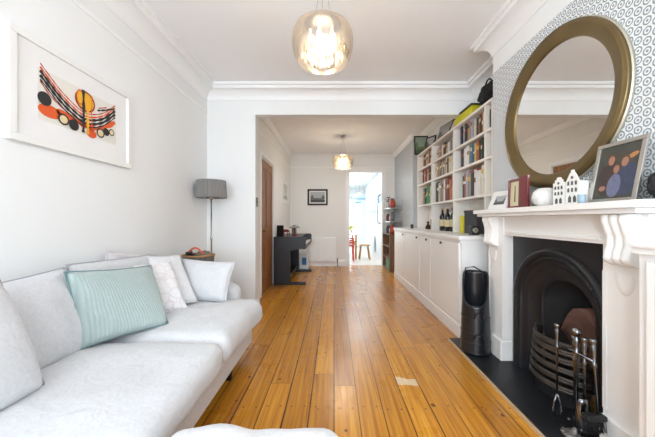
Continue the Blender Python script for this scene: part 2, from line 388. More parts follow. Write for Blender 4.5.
# switch on the nib
g = G().box(-.96, -.952, YB+.025, YB+.10, 1.315, 1.43, bev=.003)
sw = obj('light_switch', g, mat('switch_metal', (120, 114, 104), .35, metal=.8), label='small metal light switch on the edge of the white arch', cat='light switch')
obj('rocker', G().box(-.952, -.947, YB+.05, YB+.072, 1.36, 1.385), BLACK, sw)

# ------------------------------------------------------------------ kitchen extension beyond the opening
KXR, KE, KC = 1.29, 12.4, 2.52
KIT = mat('kitchen_white_paint', (238, 242, 243), .6)
struct('floor_kitchen', G().box(-1.8, KXR+.1, YF+.15, KE+.1, -.1, 0), mat('pale_limestone', (222, 214, 202), .35, vary=.06))
struct('wall_right_kitchen', G().box(KXR, KXR+.15, YF+.15, KE, 0, KC), KIT)
struct('wall_left_kitchen', G().box(-1.9, -1.8, YF+.15, KE, 0, KC), KIT)
struct('ceiling_kitchen', G().box(-1.9, KXR+.15, YF+.15, 8.0, KC, KC+.1).box(-1.9, KXR+.15, 11.2, KE+.1, KC, KC+.1).box(-1.9, -.45, 8.0, 11.2, KC, KC+.1).box(1.05, KXR+.15, 8.0, 11.2, KC, KC+.1), KIT)
struct('wall_far_kitchen', G().box(.99, KXR, KE, KE+.12, 0, KC).box(-1.9, .99, KE, KE+.12, 2.1, KC).box(-1.9, -1.0, KE, KE+.12, 0, 2.1), KIT)
g = G()
for x in (-1.0, -.02, .70, .94): g.box(x, x+.05, KE+.03, KE+.08, 0, 2.1)
g.box(-1.0, .99, KE+.03, KE+.08, 2.04, 2.1).box(-1.0, .99, KE+.03, KE+.08, 0, .08)
gd = struct('door_2', g, TRIM)
obj('glass_pane', G().box(-.98, .97, KE+.05, KE+.056, .08, 2.04), GLASSC, gd)
struct('floor_garden', G().box(-4, 4, KE+.12, 20, -.15, -.05), mat('lawn_green', (96, 140, 60), .9, vary=.2))
g = G()
for i in range(260):
    x = random.uniform(-2.5, 2.5); z = random.uniform(0, 2.6); y = 16+random.uniform(-.4, .4); r = random.uniform(.12, .26)
    t = bmesh.new(); bmesh.ops.create_icosphere(t, subdivisions=1, radius=r)
    for v in t.verts: v.co += noise.noise_vector(v.co*9+Vector((i, 0, 0)))*.06
    g.merge(t, 0, Matrix.Translation((x, y, z)))
obj('garden_hedge', g, mat('hedge_leaves', (92, 150, 62), .7, vary=.5, vscale=12), label='tall green garden hedge seen through the far glazed doors', cat='hedge')

# ------------------------------------------------------------------ fireplace surround
sur = thing('fireplace_surround', (1.38, 1.88, .03), 'white painted fireplace surround with scrolled corbels around the black iron insert', 'fireplace surround')
FP = mat('white_painted_marble', (247, 246, 243), .38, vary=.02)
SX = 1.34
MZ0, MZ1 = 1.190, 1.233
g = G(); c = .05
poly = [(XB, 1.14), (1.21+c, 1.14), (1.21+c*.3, 1.14+c*.3), (1.21, 1.14+c), (1.21, 2.53), (XB, 2.53)]
g.prism(poly, 'z', MZ0+.012, MZ1); g.box(1.235, XB, 1.19, 2.515, MZ0-.012, MZ0+.012, bev=.004)
obj('mantel_shelf', g, FP, sur)
g = G().box(SX+.01, XB-.001, O0, O1, OZ-.015, MZ0-.013); g.box(SX, SX+.01, O0+.02, O1-.02, OZ, OZ+.02, bev=.003)
obj('frieze_panel', g, FP, sur)
def corbel(y0):
    g = G(); prof = []
    for i in range(25):
        t = i/24; z = MZ0-.014-.235*t
        K = ((0, .070), (.12, .072), (.28, .060), (.45, .046), (.6, .046), (.75, .058), (.88, .062), (.96, .048), (1, .026))
        for (t0, a0), (t1, a1) in zip(K, K[1:]):
            if t0 <= t <= t1: q = (t-t0)/(t1-t0); q = q*q*(3-2*q); dx = a0+(a1-a0)*q
        prof.append((SX-dx, z))
    rows = []
    M = 31
    for j in range(M):
        s = j/(M-1); y = y0+.125*s
        rid = .015*abs(math.sin(s*PI*3))**.7
        rows.append([(SX+.0-.0, y, prof[0][1])]+[(x-rid+.010, y, z) for x, z in prof]+[(SX, y, prof[-1][1]-.004)])
    g.grid(rows); 
    for r in (rows[0], rows[-1]): g.bm.faces.new([g.bm.verts.new(p) for p in r])
    return g
def shell(y):
    g = G(); rows = []
    for i in range(13):
        a = PI*i/12; rows.append([(SX-.002, y+.05*math.cos(a)*t*(1-.25*math.sin(a)), .90-.10*math.sin(a)*t) for t in (0, .6)]+[(SX-.010+.004*(i % 2), y+.05*math.cos(a)*.85, .90-.10*math.sin(a)*.85), (SX, y+.05*math.cos(a), .90-.10*math.sin(a))])
    g.grid(rows); return g
for y0, y1, cy in ((1.24, O0, 1.268), (O1, 2.52, 2.375)):
    g = G().box(SX, XB-.001, y0, y1, .19, MZ0-.013)
    g.box(SX-.004, SX, y0, y0+.02, .22, .9).box(SX-.004, SX, y1-.02, y1, .22, .9)
    pl = obj('pilaster', g, FP, sur)
    obj('plinth', G().box(SX-.018, XB-.001, y0-.005, y1+.004, .031, .19, bev=.006), FP, sur)
    co = obj('corbel', corbel(cy), FP, sur)
    obj('carved_shell', shell(cy+.07), FP, co)

# iron insert
ins = thing('fireplace_insert', (1.45, 1.88, .03), 'black cast iron arched fireplace insert set in the white surround', 'fireplace')
CYF = 1.88
def arch(hw, x, spring=.56, crown=None, z0=.031, n=28):
    crown = spring+hw if crown is None else crown
    pts = [(x, CYF-hw, z0), (x, CYF-hw, (z0+spring)/2)]
    for i in range(n+1):
        a = PI-PI*i/n; pts.append((x, CYF+hw*math.cos(a), spring+(crown-spring)*math.sin(a)))
    pts += [(x, CYF+hw, (z0+spring)/2), (x, CYF+hw, z0)]
    return pts
A0 = arch(.405, 1.421)
outer = []
for p in A0:
    dy, dz = p[1]-CYF, p[2]-.45
    if p[2] < .30: outer.append((1.421, O0+.001 if dy < 0 else O1-.001, p[2])); continue
    ty = .429/abs(dy) if abs(dy) > 1e-6 else 1e9
    tz = ((OZ-.001-.45)/dz) if dz > 1e-6 else 1e9
    t = min(ty, tz); outer.append((1.421, CYF+dy*t, .45+dz*t))
# force corners
for sgn in (-1, 1):
    k = min(range(len(outer)), key=lambda i: abs(outer[i][1]-(CYF+sgn*.429))+abs(outer[i][2]-(OZ-.001))); outer[k] = (1.421, CYF+sgn*.429, OZ-.001)
g = G(); g.grid([outer, A0], smooth=False)
obj('face_plate', g, IRON, ins)
g = G(); g.grid([arch(.405, 1.421), arch(.398, 1.402), arch(.382, 1.395), arch(.368, 1.404), arch(.362, 1.422), arch(.352, 1.416), arch(.344, 1.410), arch(.334, 1.418), arch(.330, 1.432)])
obj('arch_moulding', g, IRON, ins)
g = G(); g.grid([arch(.330, 1.432), arch(.31, 1.447), arch(.295, 1.447), arch(.290, 1.455), arch(.235, 1.50, crown=.775), arch(.226, 1.492, crown=.766), arch(.214, 1.497, crown=.755), arch(.21, 1.515, crown=.75)])
obj('splayed_hood', g, IRON, ins)
g = G(); g.grid([arch(.21, 1.515, crown=.75), arch(.20, 1.72, crown=.74), arch(.13, 1.80, spring=.5)])
g.bm.faces.new([g.bm.verts.new(p) for p in arch(.13, 1.80, spring=.5)])
obj('firebox', g, mat('sooty_iron', (44, 42, 42), .8, vary=.3, vscale=15), ins)
# beaded strip along the arch
g = G()
pts = arch(.368, 1.398, n=60)
for p in pts[3:-3:1]:
    t = bmesh.new(); bmesh.ops.create_icosphere(t, subdivisions=1, radius=.0065); g.merge(t, 0, Matrix.Translation(p))
obj('beading', g, IRON, ins)
BRICK = mat('heat_marked_firebrick', (118, 84, 72), .9, vary=.5, vscale=14, bump=.4, bscale=40)
g = G(); rows = []
for i in range(9):
    s = i/8; z = .16+.34*s
    rows.append([(1.70-.10*s*s-.02*math.cos((j/8-.5)*PI), 1.70+.36*j/8, z-s*(.12-.20*math.sin(PI*j/8))) for j in range(9)])
g.grid(rows); rows2 = [[(1.72, p[1], p[2]) for p in r] for r in rows]
g.grid(rows2)
for a_, b2 in ((rows[0], rows2[0]), (rows[-1], rows2[-1]), ([r[0] for r in rows], [r[0] for r in rows2]), ([r[-1] for r in rows], [r[-1] for r in rows2])): g.grid([a_, b2])
obj('fireback', g, BRICK, ins)
# grate with bowed bars
gr = thing('fire_grate', (1.40, 1.88, .031), 'curved cast iron grate of bowed bars at the mouth of the fireplace', 'fire grate')
GR = mat('worn_grate_iron', (92, 88, 84), .4, metal=.8, vary=.3, vscale=25)
def bow(z, a=.205, b=.135, n=20, x=1.475): return [(x-b*math.sin(PI*i/n), CYF-a*math.cos(PI*i/n), z) for i in range(n+1)]
for k, z in enumerate((.135, .19, .245, .30, .35, .39)):
    g = G(); 
    for dz in (-.008, .008): g.tube(bow(z+dz, .205-.004*k, .145-.004*k), .011, 6)
    obj('bar', g, GR, gr)
for i in (3, 7, 10, 13, 17):
    p = bow(0)[i]; obj('upright', G().tube([(p[0]+.012, p[1], .10), (p[0]+.016, p[1], .42)], .006, 6), GR, gr)
g = G(); g.prism([(1.475-.12*math.sin(PI*i/16), CYF-.19*math.cos(PI*i/16)) for i in range(17)], 'z', .032, .135)
obj('ash_pan_cover', g, IRON, gr)
g = G(); g.prism([(1.69-.0*i, CYF+y) for i, y in ((0, -.16), (0, .16))]+[(1.475-.13*math.sin(PI*i/16), CYF+.20*math.cos(PI*i/16)) for i in range(17)], 'z', .136, .15)
obj('grate_bed', g, IRON, gr)
# hearth
h = obj('hearth', G().box(1.10, 1.418, 1.142, 2.77, .001, .03, bev=.003).box(1.418, 1.51, O0+.01, O1-.01, .001, .03), SLATE, label='black slate hearth slab on the floor before the fireplace', cat='hearth')
obj('edging_strip', G().box(1.088, 1.0995, 1.142, 2.77, .001, .022), mat('pale_oak_edging', (206, 178, 142), .5), h, label='pale wooden edging strip')

# ------------------------------------------------------------------ round mirror
mr = thing('round_mirror', (1.40, 1.83, 1.36), 'large round mirror in a wide aged brass frame above the mantel', 'mirror')
R1, R0 = .495, .403
MT = Matrix.Translation((XB-.002, 1.862, 1.850)) @ Matrix.Rotation(-PI/2, 4, 'Y')
g = G().lathe([(R0, .004), (R0, .012), (R0+.006, .016), (R0+.02, .020), (R1-.03, .040), (R1-.016, .042), (R1-.012, .036), (R1-.004, .038), (R1, .032), (R1, 0), (R0, .004)], 0, 0, 96, mtx=MT)
def mframe():
    m = mat('antique_brass_frame', (124, 106, 72), .36, metal=.85, vary=.28, vscale=5); return m
obj('frame', g, mframe(), mr)
g = G().lathe([(0, .006), (R0+.002, .006), (R0+.002, .002), (0, .002)], 0, 0, 96, mtx=MT)
obj('mirror_glass', g, mat('silvered_glass', (236, 236, 234), .0, metal=1), mr, smooth=False)
g = G().lathe([(R1+.001, .0), (R1+.006, .004), (R1+.006, .018), (R1+.001, .02)], 0, 0, 96, mtx=MT)
obj('outer_rim', g, mat('pale_gilt_rim', (206, 200, 182), .3, metal=.8), mr)

# ------------------------------------------------------------------ cabinets, worktop, bookcase
CX = 1.21
def cabinet(y0, y1, doors, knobs, label):
    t = thing('base_cabinet', (1.45, (y0+y1)/2, 0), label, 'cabinet', )
    obj('body', G().box(CX+.022, XR-.012, y0, y1, .001, .955), CAB, t)
    obj('plinth', G().box(CX, CX+.0215, y0, y1, .001, .13, bev=.004).box(CX+.008, CX+.0215, y0, y1, .13, .145), TRIM, t)
    obj('bottom_rail', G().box(CX+.004, CX+.0215, y0, y1, .1455, .175), CAB, t); obj('top_rail', G().box(CX+.004, CX+.0215, y0, y1, .93, .955), CAB, t)
    for (a, b), k in zip(doors, knobs):
        d = obj('door', G().box(CX+.002, CX+.0215, a+.004, b-.004, .178, .926, bev=.002), CAB, t)
        obj('drop_handle', G().lathe([(0, 0), (.007, 0), (.006, .008), (.016, .012), (.014, .02), (0, .022)], 0, 0, 14, mtx=Matrix.Translation((CX+.002, k, .895)) @ Matrix.Rotation(-PI/2, 4, 'Y')), mat('dark_bronze', (70, 60, 50), .35, metal=.9), d)
    return t
cabinet(2.80, 4.13, [(2.83, 3.65), (3.67, 4.12)], [3.28, 3.80], 'white base cabinet at the end nearest the fireplace, below the shelves')
cabinet(4.135, 5.86, [(4.15, 4.98), (5.00, 5.84)], [4.24, 5.10], 'white base cabinet farther from the fireplace, beside the open rack')
obj('worktop', G().box(1.195, XR-.004, 2.785, 5.59, .956, .996, bev=.006).box(1.195, XRR-.004, 5.58, 5.87, .956, .996, bev=.006), TRIM, label='long white worktop running over the base cabinets under the bookcase', cat='worktop')
nc = thing('alcove_cabinet', (1.45, .5, 0), 'white alcove cabinet cut off at the right edge beside the mantelpiece', 'cabinet')
obj('body', G().box(1.197, XR-.005, -.4, 1.141, .001, 1.02), CAB, nc)
obj('top', G().box(1.172, XR-.005, -.4, 1.144, 1.021, 1.042).box(1.156, XR-.005, -.4, 1.146, 1.042, 1.068, bev=.008), TRIM, nc)
obj('door', G().box(1.178, 1.1965, .45, 1.10, .16, .99, bev=.003), CAB, nc)
obj('door', G().box(1.178, 1.1965, -.35, .445, .16, .99, bev=.003), CAB, nc)

BX = 1.50
ZS = [1.41, 1.77, 2.04, 2.31]; TH = .026
DV = [5.235, 4.475, 3.665, 2.895, 2.765]   # front edges of uprights, far to near
bk = thing('bookcase', (1.6, 4.0, .997), 'tall white built-in bookcase standing on the long worktop', 'bookcase')
for i, y in enumerate(DV):
    obj('upright', G().box(BX, XR-.004, y-.013, y+.013, .997, ZS[3]-TH), SHELFP, bk)
for a, b in zip(DV, DV[1:]):
    for z in ZS[:3]: obj('shelf', G().box(BX+.001, XR-.004, b+.0131, a-.0131, z-TH, z), SHELFP, bk)
obj('top_board', G().box(BX-.004, XR-.004, DV[-1]-.015, DV[0]+.015, ZS[3]-TH, ZS[3]), SHELFP, bk)
obj('back_panel', G().box(XR-.0035, XR-.0005, DV[-1], DV[0], .997, ZS[3]), SHELFP, bk)

PALS = {'charcoal': (48, 48, 52), 'dark brown': (78, 54, 40), 'tan': (176, 148, 116), 'grey': (150, 146, 142), 'white': (232, 230, 224), 'navy': (40, 50, 78),
        'red': (150, 48, 40), 'maroon': (112, 42, 38), 'orange': (198, 112, 56), 'yellow': (214, 180, 66), 'teal blue': (70, 118, 142), 'green': (52, 140, 62),
        'cream': (222, 208, 180), 'black': (26, 26, 28), 'dark green': (46, 66, 48), 'rust': (160, 86, 54), 'lilac grey': (178, 176, 192), 'lime yellow': (216, 216, 40)}
ORD = ['first', 'second', 'third', 'fourth', 'fifth', 'sixth', 'seventh', 'eighth', 'ninth', 'tenth', 'eleventh', 'twelfth', 'thirteenth', 'fourteenth', 'fifteenth', 'sixteenth', 'seventeenth', 'eighteenth', 'nineteenth', 'twentieth', 'twenty-first', 'twenty-second', 'twenty-third', 'twenty-fourth', 'twenty-fifth', 'twenty-sixth', 'twenty-seventh', 'twenty-eighth', 'twenty-ninth', 'thirtieth']
PAGE = mat('book_pages', (224, 214, 194), .8)
def book(x0, y0, th, z, hh, dp, cname, label, group, lean=0):
    """spine faces -x, book stands between y0 (near) and y0+th"""
    t = mat('book_cover_'+cname.replace(' ', '_'), PALS[cname], .55, vary=.15, vscale=30)
    g = G(); w = .002
    g.box(x0, x0+dp, y0, y0+w, z, z+hh, mi=0).box(x0, x0+dp, y0+th-w, y0+th, z, z+hh, mi=0)
    g.box(x0-.002, x0+w, y0, y0+th, z, z+hh, mi=0, bev=min(.0035, th*.2))
    g.box(x0+w, x0+dp-.004, y0+w, y0+th-w, z+.003, z+hh-.004, mi=1)
    if th > .018:                                     # title band on the spine
        bz = z+hh*random.uniform(.45, .7); g.box(x0-.0028, x0-.0018, y0+.004, y0+th-.004, bz, bz+hh*random.uniform(.08, .2), mi=2)
    bandc = random.choice(['cream', 'white', 'yellow', 'charcoal', 'red'])
    o = obj('book', g, [t, PAGE, mat('book_cover_'+bandc, PALS[bandc], .55, vary=.15, vscale=30)], label=label, cat='book', group=group)
    if lean:
        o.rotation_euler.x = lean
    return o
SHN = {2: 'top shelf', 1: 'second shelf', 0: 'third shelf'}
BAYN = {0: 'farthest bay', 1: 'middle bay', 2: 'wide near bay', 3: 'narrow end bay'}
rowspec = {
 (2, 2): (3.52, 2.93, ['navy', 'white', 'grey', 'charcoal', 'dark brown', 'tan', 'grey', 'lilac grey', 'dark brown', 'cream', 'charcoal', 'tan', 'dark brown', 'rust', 'cream', 'maroon'], (.205, .24)),
 (2, 1): (3.55, 2.93, ['charcoal', 'black', 'lilac grey', 'white', 'white', 'white', 'grey', 'teal blue', 'teal blue', 'yellow', 'orange', 'rust', 'black', 'dark green', 'black', 'dark brown'], (.205, .24)),
 (2, 0): (3.50, 2.93, ['charcoal', 'rust', 'lilac grey', 'grey', 'charcoal', 'white', 'white', 'cream', 'white', 'lime yellow'], (.26, .31)),
 (1, 2): (4.36, 3.92, ['cream', 'tan', 'grey', 'rust', 'cream', 'charcoal', 'tan', 'white'], (.15, .19)),
 (1, 1): (4.38, 3.70, ['cream', 'tan', 'grey', 'dark brown', 'grey', 'dark green', 'tan', 'cream', 'charcoal', 'grey', 'cream', 'white', 'dark brown', 'tan'], (.20, .24)),
 (1, 0): (4.40, 3.70, ['dark brown', 'charcoal', 'cream', 'grey', 'tan', 'white', 'maroon', 'rust', 'maroon', 'red', 'orange', 'cream', 'navy'], (.27, .325)),
 (0, 2): (5.02, 4.52, ['cream', 'maroon', 'rust', 'dark brown', 'red', 'cream', 'charcoal', 'tan', 'maroon', 'cream', 'tan', 'dark brown'], (.20, .24)),
 (0, 1): (5.02, 4.52, ['maroon', 'cream', 'maroon', 'rust', 'red', 'charcoal', 'cream', 'maroon', 'red', 'dark brown', 'cream', 'tan'], (.20, .24)),
 (0, 0): (5.05, 4.52, ['tan', 'cream', 'charcoal', 'navy', 'black', 'green', 'green', 'green', 'cream', 'lilac grey', 'white'], (.20, .29)),
 (3, 2): (2.872, 2.785, ['charcoal', 'dark green', 'cream', 'tan'], (.18, .21)),
}
for (bay, sh), (ya, yb, cols, (h0, h1)) in rowspec.items():
    room = ya-yb; ws = [random.uniform(.7, 1.35) for _ in cols]; s = sum(ws); y = ya
    z = ZS[sh]+.0005
    for i, (cn, w_) in enumerate(zip(cols, ws)):
        th = w_/s*room; hh = random.uniform(h0, h1)
        if cn in ('green',): hh = h1
        if cn == 'navy' and (bay, sh) == (1, 0): hh = .31
        y -= th
        book(1.538+random.uniform(-.008, .012), y+.0008, th-.0016, z, hh, random.uniform(.118, .128), cn,
             '%s book, %s from the left on the %s of the %s' % (cn, ORD[i], SHN[sh], BAYN[bay]), 'books on the %s, %s' % (SHN[sh], BAYN[bay]))
# things lying on / standing in the shelves
g = G().box(1.545, 1.675, 3.05, 3.42, 1.688, 1.708, bev=.002)
obj('book', g, mat('book_cover_red', PALS['red']), label='red book lying flat across the upright books in the wide near bay', cat='book')
g = G().box(1.55, 1.66, 3.93, 4.02, 2.0405, 2.17, bev=.002).box(1.56, 1.66, 3.94, 4.01, 2.17, 2.175)
obj('storage_box', G().box(1.54, 1.68, 3.70, 3.86, 2.0405, 2.24, bev=.003), mat('taupe_card', (150, 134, 120), .7), label='taupe storage box standing on the top shelf of the middle bay', cat='box')
obj('sticky_note_pad', G().box(1.56, 1.66, 2.80, 2.86, 1.4105, 1.585, bev=.002), mat('bright_yellow_card', (238, 226, 60), .6), label='bright yellow box in the narrow end bay of the bookcase', cat='box')

def bottle(x, y, r, h, z, m, lab, cap, name='bottle', cat='bottle', group=None):
    t = thing(name, (x, y, z), lab, cat, group)
    obj('body', G().lathe([(0, 0), (r, 0), (r, h*.62), (r*.92, h*.68), (r*.36, h*.80), (r*.34, h*.93), (0, h*.93)], x, y, 16, cz=z+.0005), m, t)
    obj('cap', G().lathe([(r*.40, h*.9305), (r*.40, h), (0, h)], x, y, 12, cz=z), cap, t)
    obj('label', G().lathe([(r+.0008, h*.2), (r+.0008, h*.5)], x, y, 16, cz=z), mat('bottle_paper_label', (226, 210, 170), .7), t)
GB = mat('dark_green_bottle_glass', (26, 44, 24), .08, coat=.6); AB = mat('amber_bottle_glass', (96, 46, 18), .08, coat=.6); BB = mat('black_bottle_glass', (18, 16, 18), .1, coat=.6)
wz = .9965
for i, (y, x, m_, c_, l) in enumerate([(4.30, 1.60, GB, 'red', 'green glass bottle with red cap, leftmost of the bottles on the worktop'), (4.205, 1.57, BB, 'yellow', 'black bottle with yellow cap between the green and amber bottles'),
        (4.11, 1.60, AB, 'white', 'amber bottle with white cap, third from left on the worktop'), (4.015, 1.57, BB, 'red', 'black bottle with red cap beside the amber bottle'), (3.92, 1.60, GB, 'black', 'dark green bottle nearest the bay divider, black cap')]):
    bottle(x, y, .041, .31+.01*(i % 3), wz, m_, l, mat('bottle_cap_'+c_, PALS[c_], .4), group='bottles on the worktop')
obj('file_box', G().box(1.53, 1.67, 3.47, 3.535, wz, 1.20, bev=.002), mat('bright_yellow_card', (238, 226, 60), .6), label='narrow yellow box on the worktop beside the dark grey box', cat='box')
g = thing('storage_box', (1.6, 3.3, wz), 'dark grey storage box on the worktop under the bookcase', 'box')
obj('body', G().box(1.53, 1.68, 3.13, 3.42, wz, 1.225, bev=.004), mat('dark_grey_card', (62, 64, 70), .7), g)
obj('lid', G().box(1.525, 1.685, 3.125, 3.425, 1.226, 1.26, bev=.004), mat('dark_grey_card', (62, 64, 70), .7), g)
g = thing('small_speaker', (1.45, 2.98, wz), 'small black and silver speaker at the near end of the worktop', 'speaker')
obj('body', G().box(1.40, 1.49, 2.97, 3.05, wz, 1.09, bev=.01), BLACK, g)
obj('cone', G().lathe([(0, .002), (.02, 0), (.028, .004), (.03, 0)], 0, 0, 20, mtx=Matrix.Translation((1.445, 2.969, 1.045)) @ Matrix.Rotation(PI/2, 4, 'X')), CHROME, g, label='silver speaker cone')
# little ornaments in the far bay
g = thing('figurine', (1.60, 4.95, wz), 'small dark figurine on the worktop in the farthest bay', 'figurine')
obj('body', G().lathe([(0, 0), (.04, 0), (.045, .03), (.03, .07), (.018, .085), (0, .09)], 1.60, 4.95, 16, cz=wz), mat('dark_bronze', (70, 60, 50)), g)
obj('head', G().lathe([(0, .085), (.02, .095), (.024, .11), (.016, .128), (0, .132)], 1.60, 4.95, 14, cz=wz), mat('dark_bronze', (70, 60, 50)), g)
obj('wooden_block', G().box(1.56, 1.66, 4.66, 4.72, wz, 1.16, bev=.004), PINE, label='brown wooden block standing by the divider of the farthest bay', cat='ornament')
obj('candle_jar', G().lathe([(0, 0), (.026, 0), (.028, .01), (.028, .07), (.02, .075), (0, .075)], 1.42, 5.30, 16, cz=wz), mat('brown_glass', (70, 40, 24), .15), label='little brown jar at the far end of the long worktop', cat='jar')

# ---- on top of the bookcase
tz = ZS[3]+.0005
def framed(name, c0, ux, w, uz, h, fw, dep, fm, art, label, cat='picture', matm=None, mw=0, artmesh=None):
    """c0 lower-left corner (front), ux unit across, uz unit up; normal = ux x uz (towards viewer)"""
    c0 = Vector(c0); ux = Vector(ux).normalized(); uz = Vector(uz).normalized(); n = ux.cross(uz).normalized()
    M = Matrix((ux, uz, n)).transposed().to_4x4(); M.translation = c0
    t = thing(name, c0+ux*w/2, label, cat)
    g = G()
    for a in ((0, w, 0, fw), (0, w, h-fw, h), (0, fw, fw, h-fw), (w-fw, w, fw, h-fw)):
        g.box(a[0], a[1], a[2], a[3], -dep, 0, bev=min(.002, fw*.15), mtx=M)
    obj('frame', g, fm, t)
    obj('backing', G().box(fw*.6, w-fw*.6, fw*.6, h-fw*.6, -dep*.9, -dep*.55, mtx=M), matm or art[0], t)
    ax0, ax1, ay0, ay1 = fw+mw, w-fw-mw, fw+mw, h-fw-mw
    g = G().box(ax0, ax1, ay0, ay1, -dep*.54, -dep*.5, mtx=M)
    if artmesh: artmesh(g, M, ax0, ax1, ay0, ay1, -dep*.5)
    obj('print', g, art, t)
    return t, M
def poly(g, M, pts, z, mi):
    g.quad([M @ Vector((p[0], p[1], z)) for p in pts], mi)
def ell(g, M, cx, cy, rx, ry, z, mi, n=20, rot=0):
    poly(g, M, [(cx+rx*math.cos(t)*math.cos(rot)-ry*math.sin(t)*math.sin(rot), cy+rx*math.cos(t)*math.sin(rot)+ry*math.sin(t)*math.cos(rot)) for t in [2*PI*i/n for i in range(n)]], z, mi)
def stroke(g, M, pts, w, z, mi):
    L, R = [], []
    for i, p in enumerate(pts):
        a = Vector(pts[max(0, i-1)]); b = Vector(pts[min(len(pts)-1, i+1)]); d = (b-a).normalized(); n = Vector((-d.y, d.x)); ww = w*(.75+.25*math.sin(i*1.7))
        L.append(Vector(p)+n*ww/2); R.append(Vector(p)-n*ww/2)
    for i in range(len(pts)-1): poly(g, M, [L[i], R[i], R[i+1], L[i+1]], z, mi)
def landscape(g, M, x0, x1, y0, y1, z):
    w, h = x1-x0, y1-y0
    poly(g, M, [(x0, y0), (x1, y0), (x1, y0+.25*h), (x0, y0+.3*h)], z+.0004, 1)
    for i in range(5): ell(g, M, x0+w*(.12+.19*i), y0+h*(.45 if i in (0, 4) else .33), w*.11, h*(.25 if i in (0, 4) else .1), z+.0006, 2)
inks = [mat('photo_grey', (176, 178, 178), .5), mat('photo_dark', (60, 62, 62), .5), mat('photo_mid', (98, 102, 98), .5)]
greens = [mat('print_sage', (150, 166, 146), .5), mat('print_moss', (74, 96, 66), .5), mat('print_olive', (110, 124, 84), .5)]
framed('picture_frame', (1.43, 5.17, tz), (1, -.04, 0), .25, (0, .10, 1), .345, .022, .02, BLACK, greens, 'black framed green print standing at the far end on top of the bookcase', artmesh=landscape)
framed('picture_frame', (1.53, 4.90, tz), (.45, -.8, 0), .20, (.12, .06, 1), .23, .016, .02, BLACK, inks, 'small black framed picture on the bookcase, in front of the green print', artmesh=landscape)
framed('picture_frame', (1.56, 4.45, tz), (.15, -1, 0), .38, (.25, 0, 1), .27, .012, .015, mat('driftwood', (170, 156, 140)), inks, 'pale wooden picture frame leaning on top of the bookcase', artmesh=landscape)
framed('picture_frame', (1.54, 3.93, tz), (.2, -1, 0), .22, (.3, -.1, 1), .19, .012, .014, BLACK, [mat('print_cream', (210, 200, 190))]*3, 'slim black frame leaning beside the yellow folder on the bookcase')
g = G()
for i in range(3): g.box(1.505+.01*i, 1.69, 3.18+.02*i, 3.66, tz+.038*i, tz+.038*i+.036, bev=.002)
obj('folder_stack', g, mat('bright_yellow_green_card', (214, 206, 30), .6), label='bright yellow folders lying in a stack on top of the bookcase', cat='folders')
obj('book', G().box(1.51, 1.69, 3.20, 3.50, tz+.1125, tz+.128, bev=.003, mi=0), mat('book_cover_dark_green', PALS['dark green']), label='dark green book lying on the yellow folders above the bookcase', cat='book')
obj('book', G().box(1.52, 1.69, 3.24, 3.60, tz+.1285, tz+.143, bev=.003), mat('book_cover_grey', PALS['grey']), label='grey book topmost on the pile above the bookcase', cat='book')
# black quilted bag
g = G(); t = bmesh.new(); bmesh.ops.create_icosphere(t, subdivisions=4, radius=1)
for v in t.verts:
    c = v.co.copy(); c.x *= .085; c.y *= .185; c.z = c.z*.12 if c.z > 0 else c.z*.11
    c += v.co*noise.noise(v.co*4)*.03; v.co = c+Vector((1.60, 2.965, tz+.121)); v.co.z = max(tz, v.co.z)
for f in t.faces: f.smooth = True
g.merge(t)
bg = obj('bag', g, mat('black_quilted_cloth', (14, 14, 15), .8, bump=1, bscale=60), label='soft black quilted bag on the near end of the bookcase top', cat='bag')
obj('handle', G().tube([(1.57, 2.88+.16*i/10, tz+.21+.06*math.sin(PI*i/10)) for i in range(11)], .009), BLACK, bg)
# small speaker bracket on far side of the bookcase
g = thing('wall_speaker', (1.62, 5.45, 1.9), 'small dark wall speaker beyond the far end of the bookcase', 'speaker')
obj('body', G().box(1.60, 1.68, 5.40, 5.48, 1.90, 2.02, bev=.008), BLACK, g)
obj('bracket', G().box(1.68, 1.699, 5.42, 5.46, 1.94, 1.98), BLACK, g)

# ------------------------------------------------------------------ mantel ornaments
mz = MZ1+.0006
def family(g, M, x0, x1, y0, y1, z):
    w, h = x1-x0, y1-y0
    for cx, cy, rx, ry, mi in ((.28, .36, .24, .30, 2), (.78, .34, .26, .30, 3), (.50, .24, .17, .22, 4)): ell(g, M, x0+w*cx, y0+h*cy, w*rx, h*ry, z+.0004*(1 if mi < 4 else 2), mi)
    for cx, cy, r, hm in ((.34, .72, .080, 5), (.68, .66, .080, 5), (.50, .54, .070, 5)):
        ell(g, M, x0+w*cx, y0+h*(cy+.03), w*r*1.4, h*r*1.25, z+.0012, hm); ell(g, M, x0+w*cx, y0+h*cy, w*r, h*r*1.1, z+.0016, 1)
    ell(g, M, x0+w*.84, y0+h*.76, w*.13, h*.045, z+.0008, 6, rot=.4); ell(g, M, x0+w*.22, y0+h*.2, w*.09, h*.05, z+.0016, 1)
fam = [mat('photo_backdrop', (66, 66, 58), .4, vary=.5, vscale=30), mat('photo_skin', (158, 112, 90), .5, vary=.25, vscale=40), mat('photo_brown_top', (62, 48, 42), .5, vary=.3, vscale=40), mat('photo_navy_top', (58, 64, 86), .5, vary=.5, vscale=50), mat('photo_lilac_top', (104, 108, 132), .5, vary=.4, vscale=50), mat('photo_hair', (92, 64, 44), .5, vary=.3, vscale=40), mat('photo_orange', (176, 122, 72), .5, vary=.3, vscale=40)]
SILV = mat('silver_frame', (186, 182, 174), .28, metal=.9)
framed('photo_frame', (1.300, 1.497, mz), (.02, -1, 0), .235, (.20, .0, 1), .30, .020, .012, SILV, fam, 'large silver framed family photograph of three people leaning on the mantel', cat='photo frame', artmesh=family)
framed('photo_frame', (1.300, 2.470, mz), (.12, -1, 0), .22, (.38, 0, 1), .165, .045, .012, mat('white_frame_paint', (240, 239, 235), .4), inks, 'small white framed photograph leaning at the far end of the mantel', cat='photo frame', artmesh=landscape)
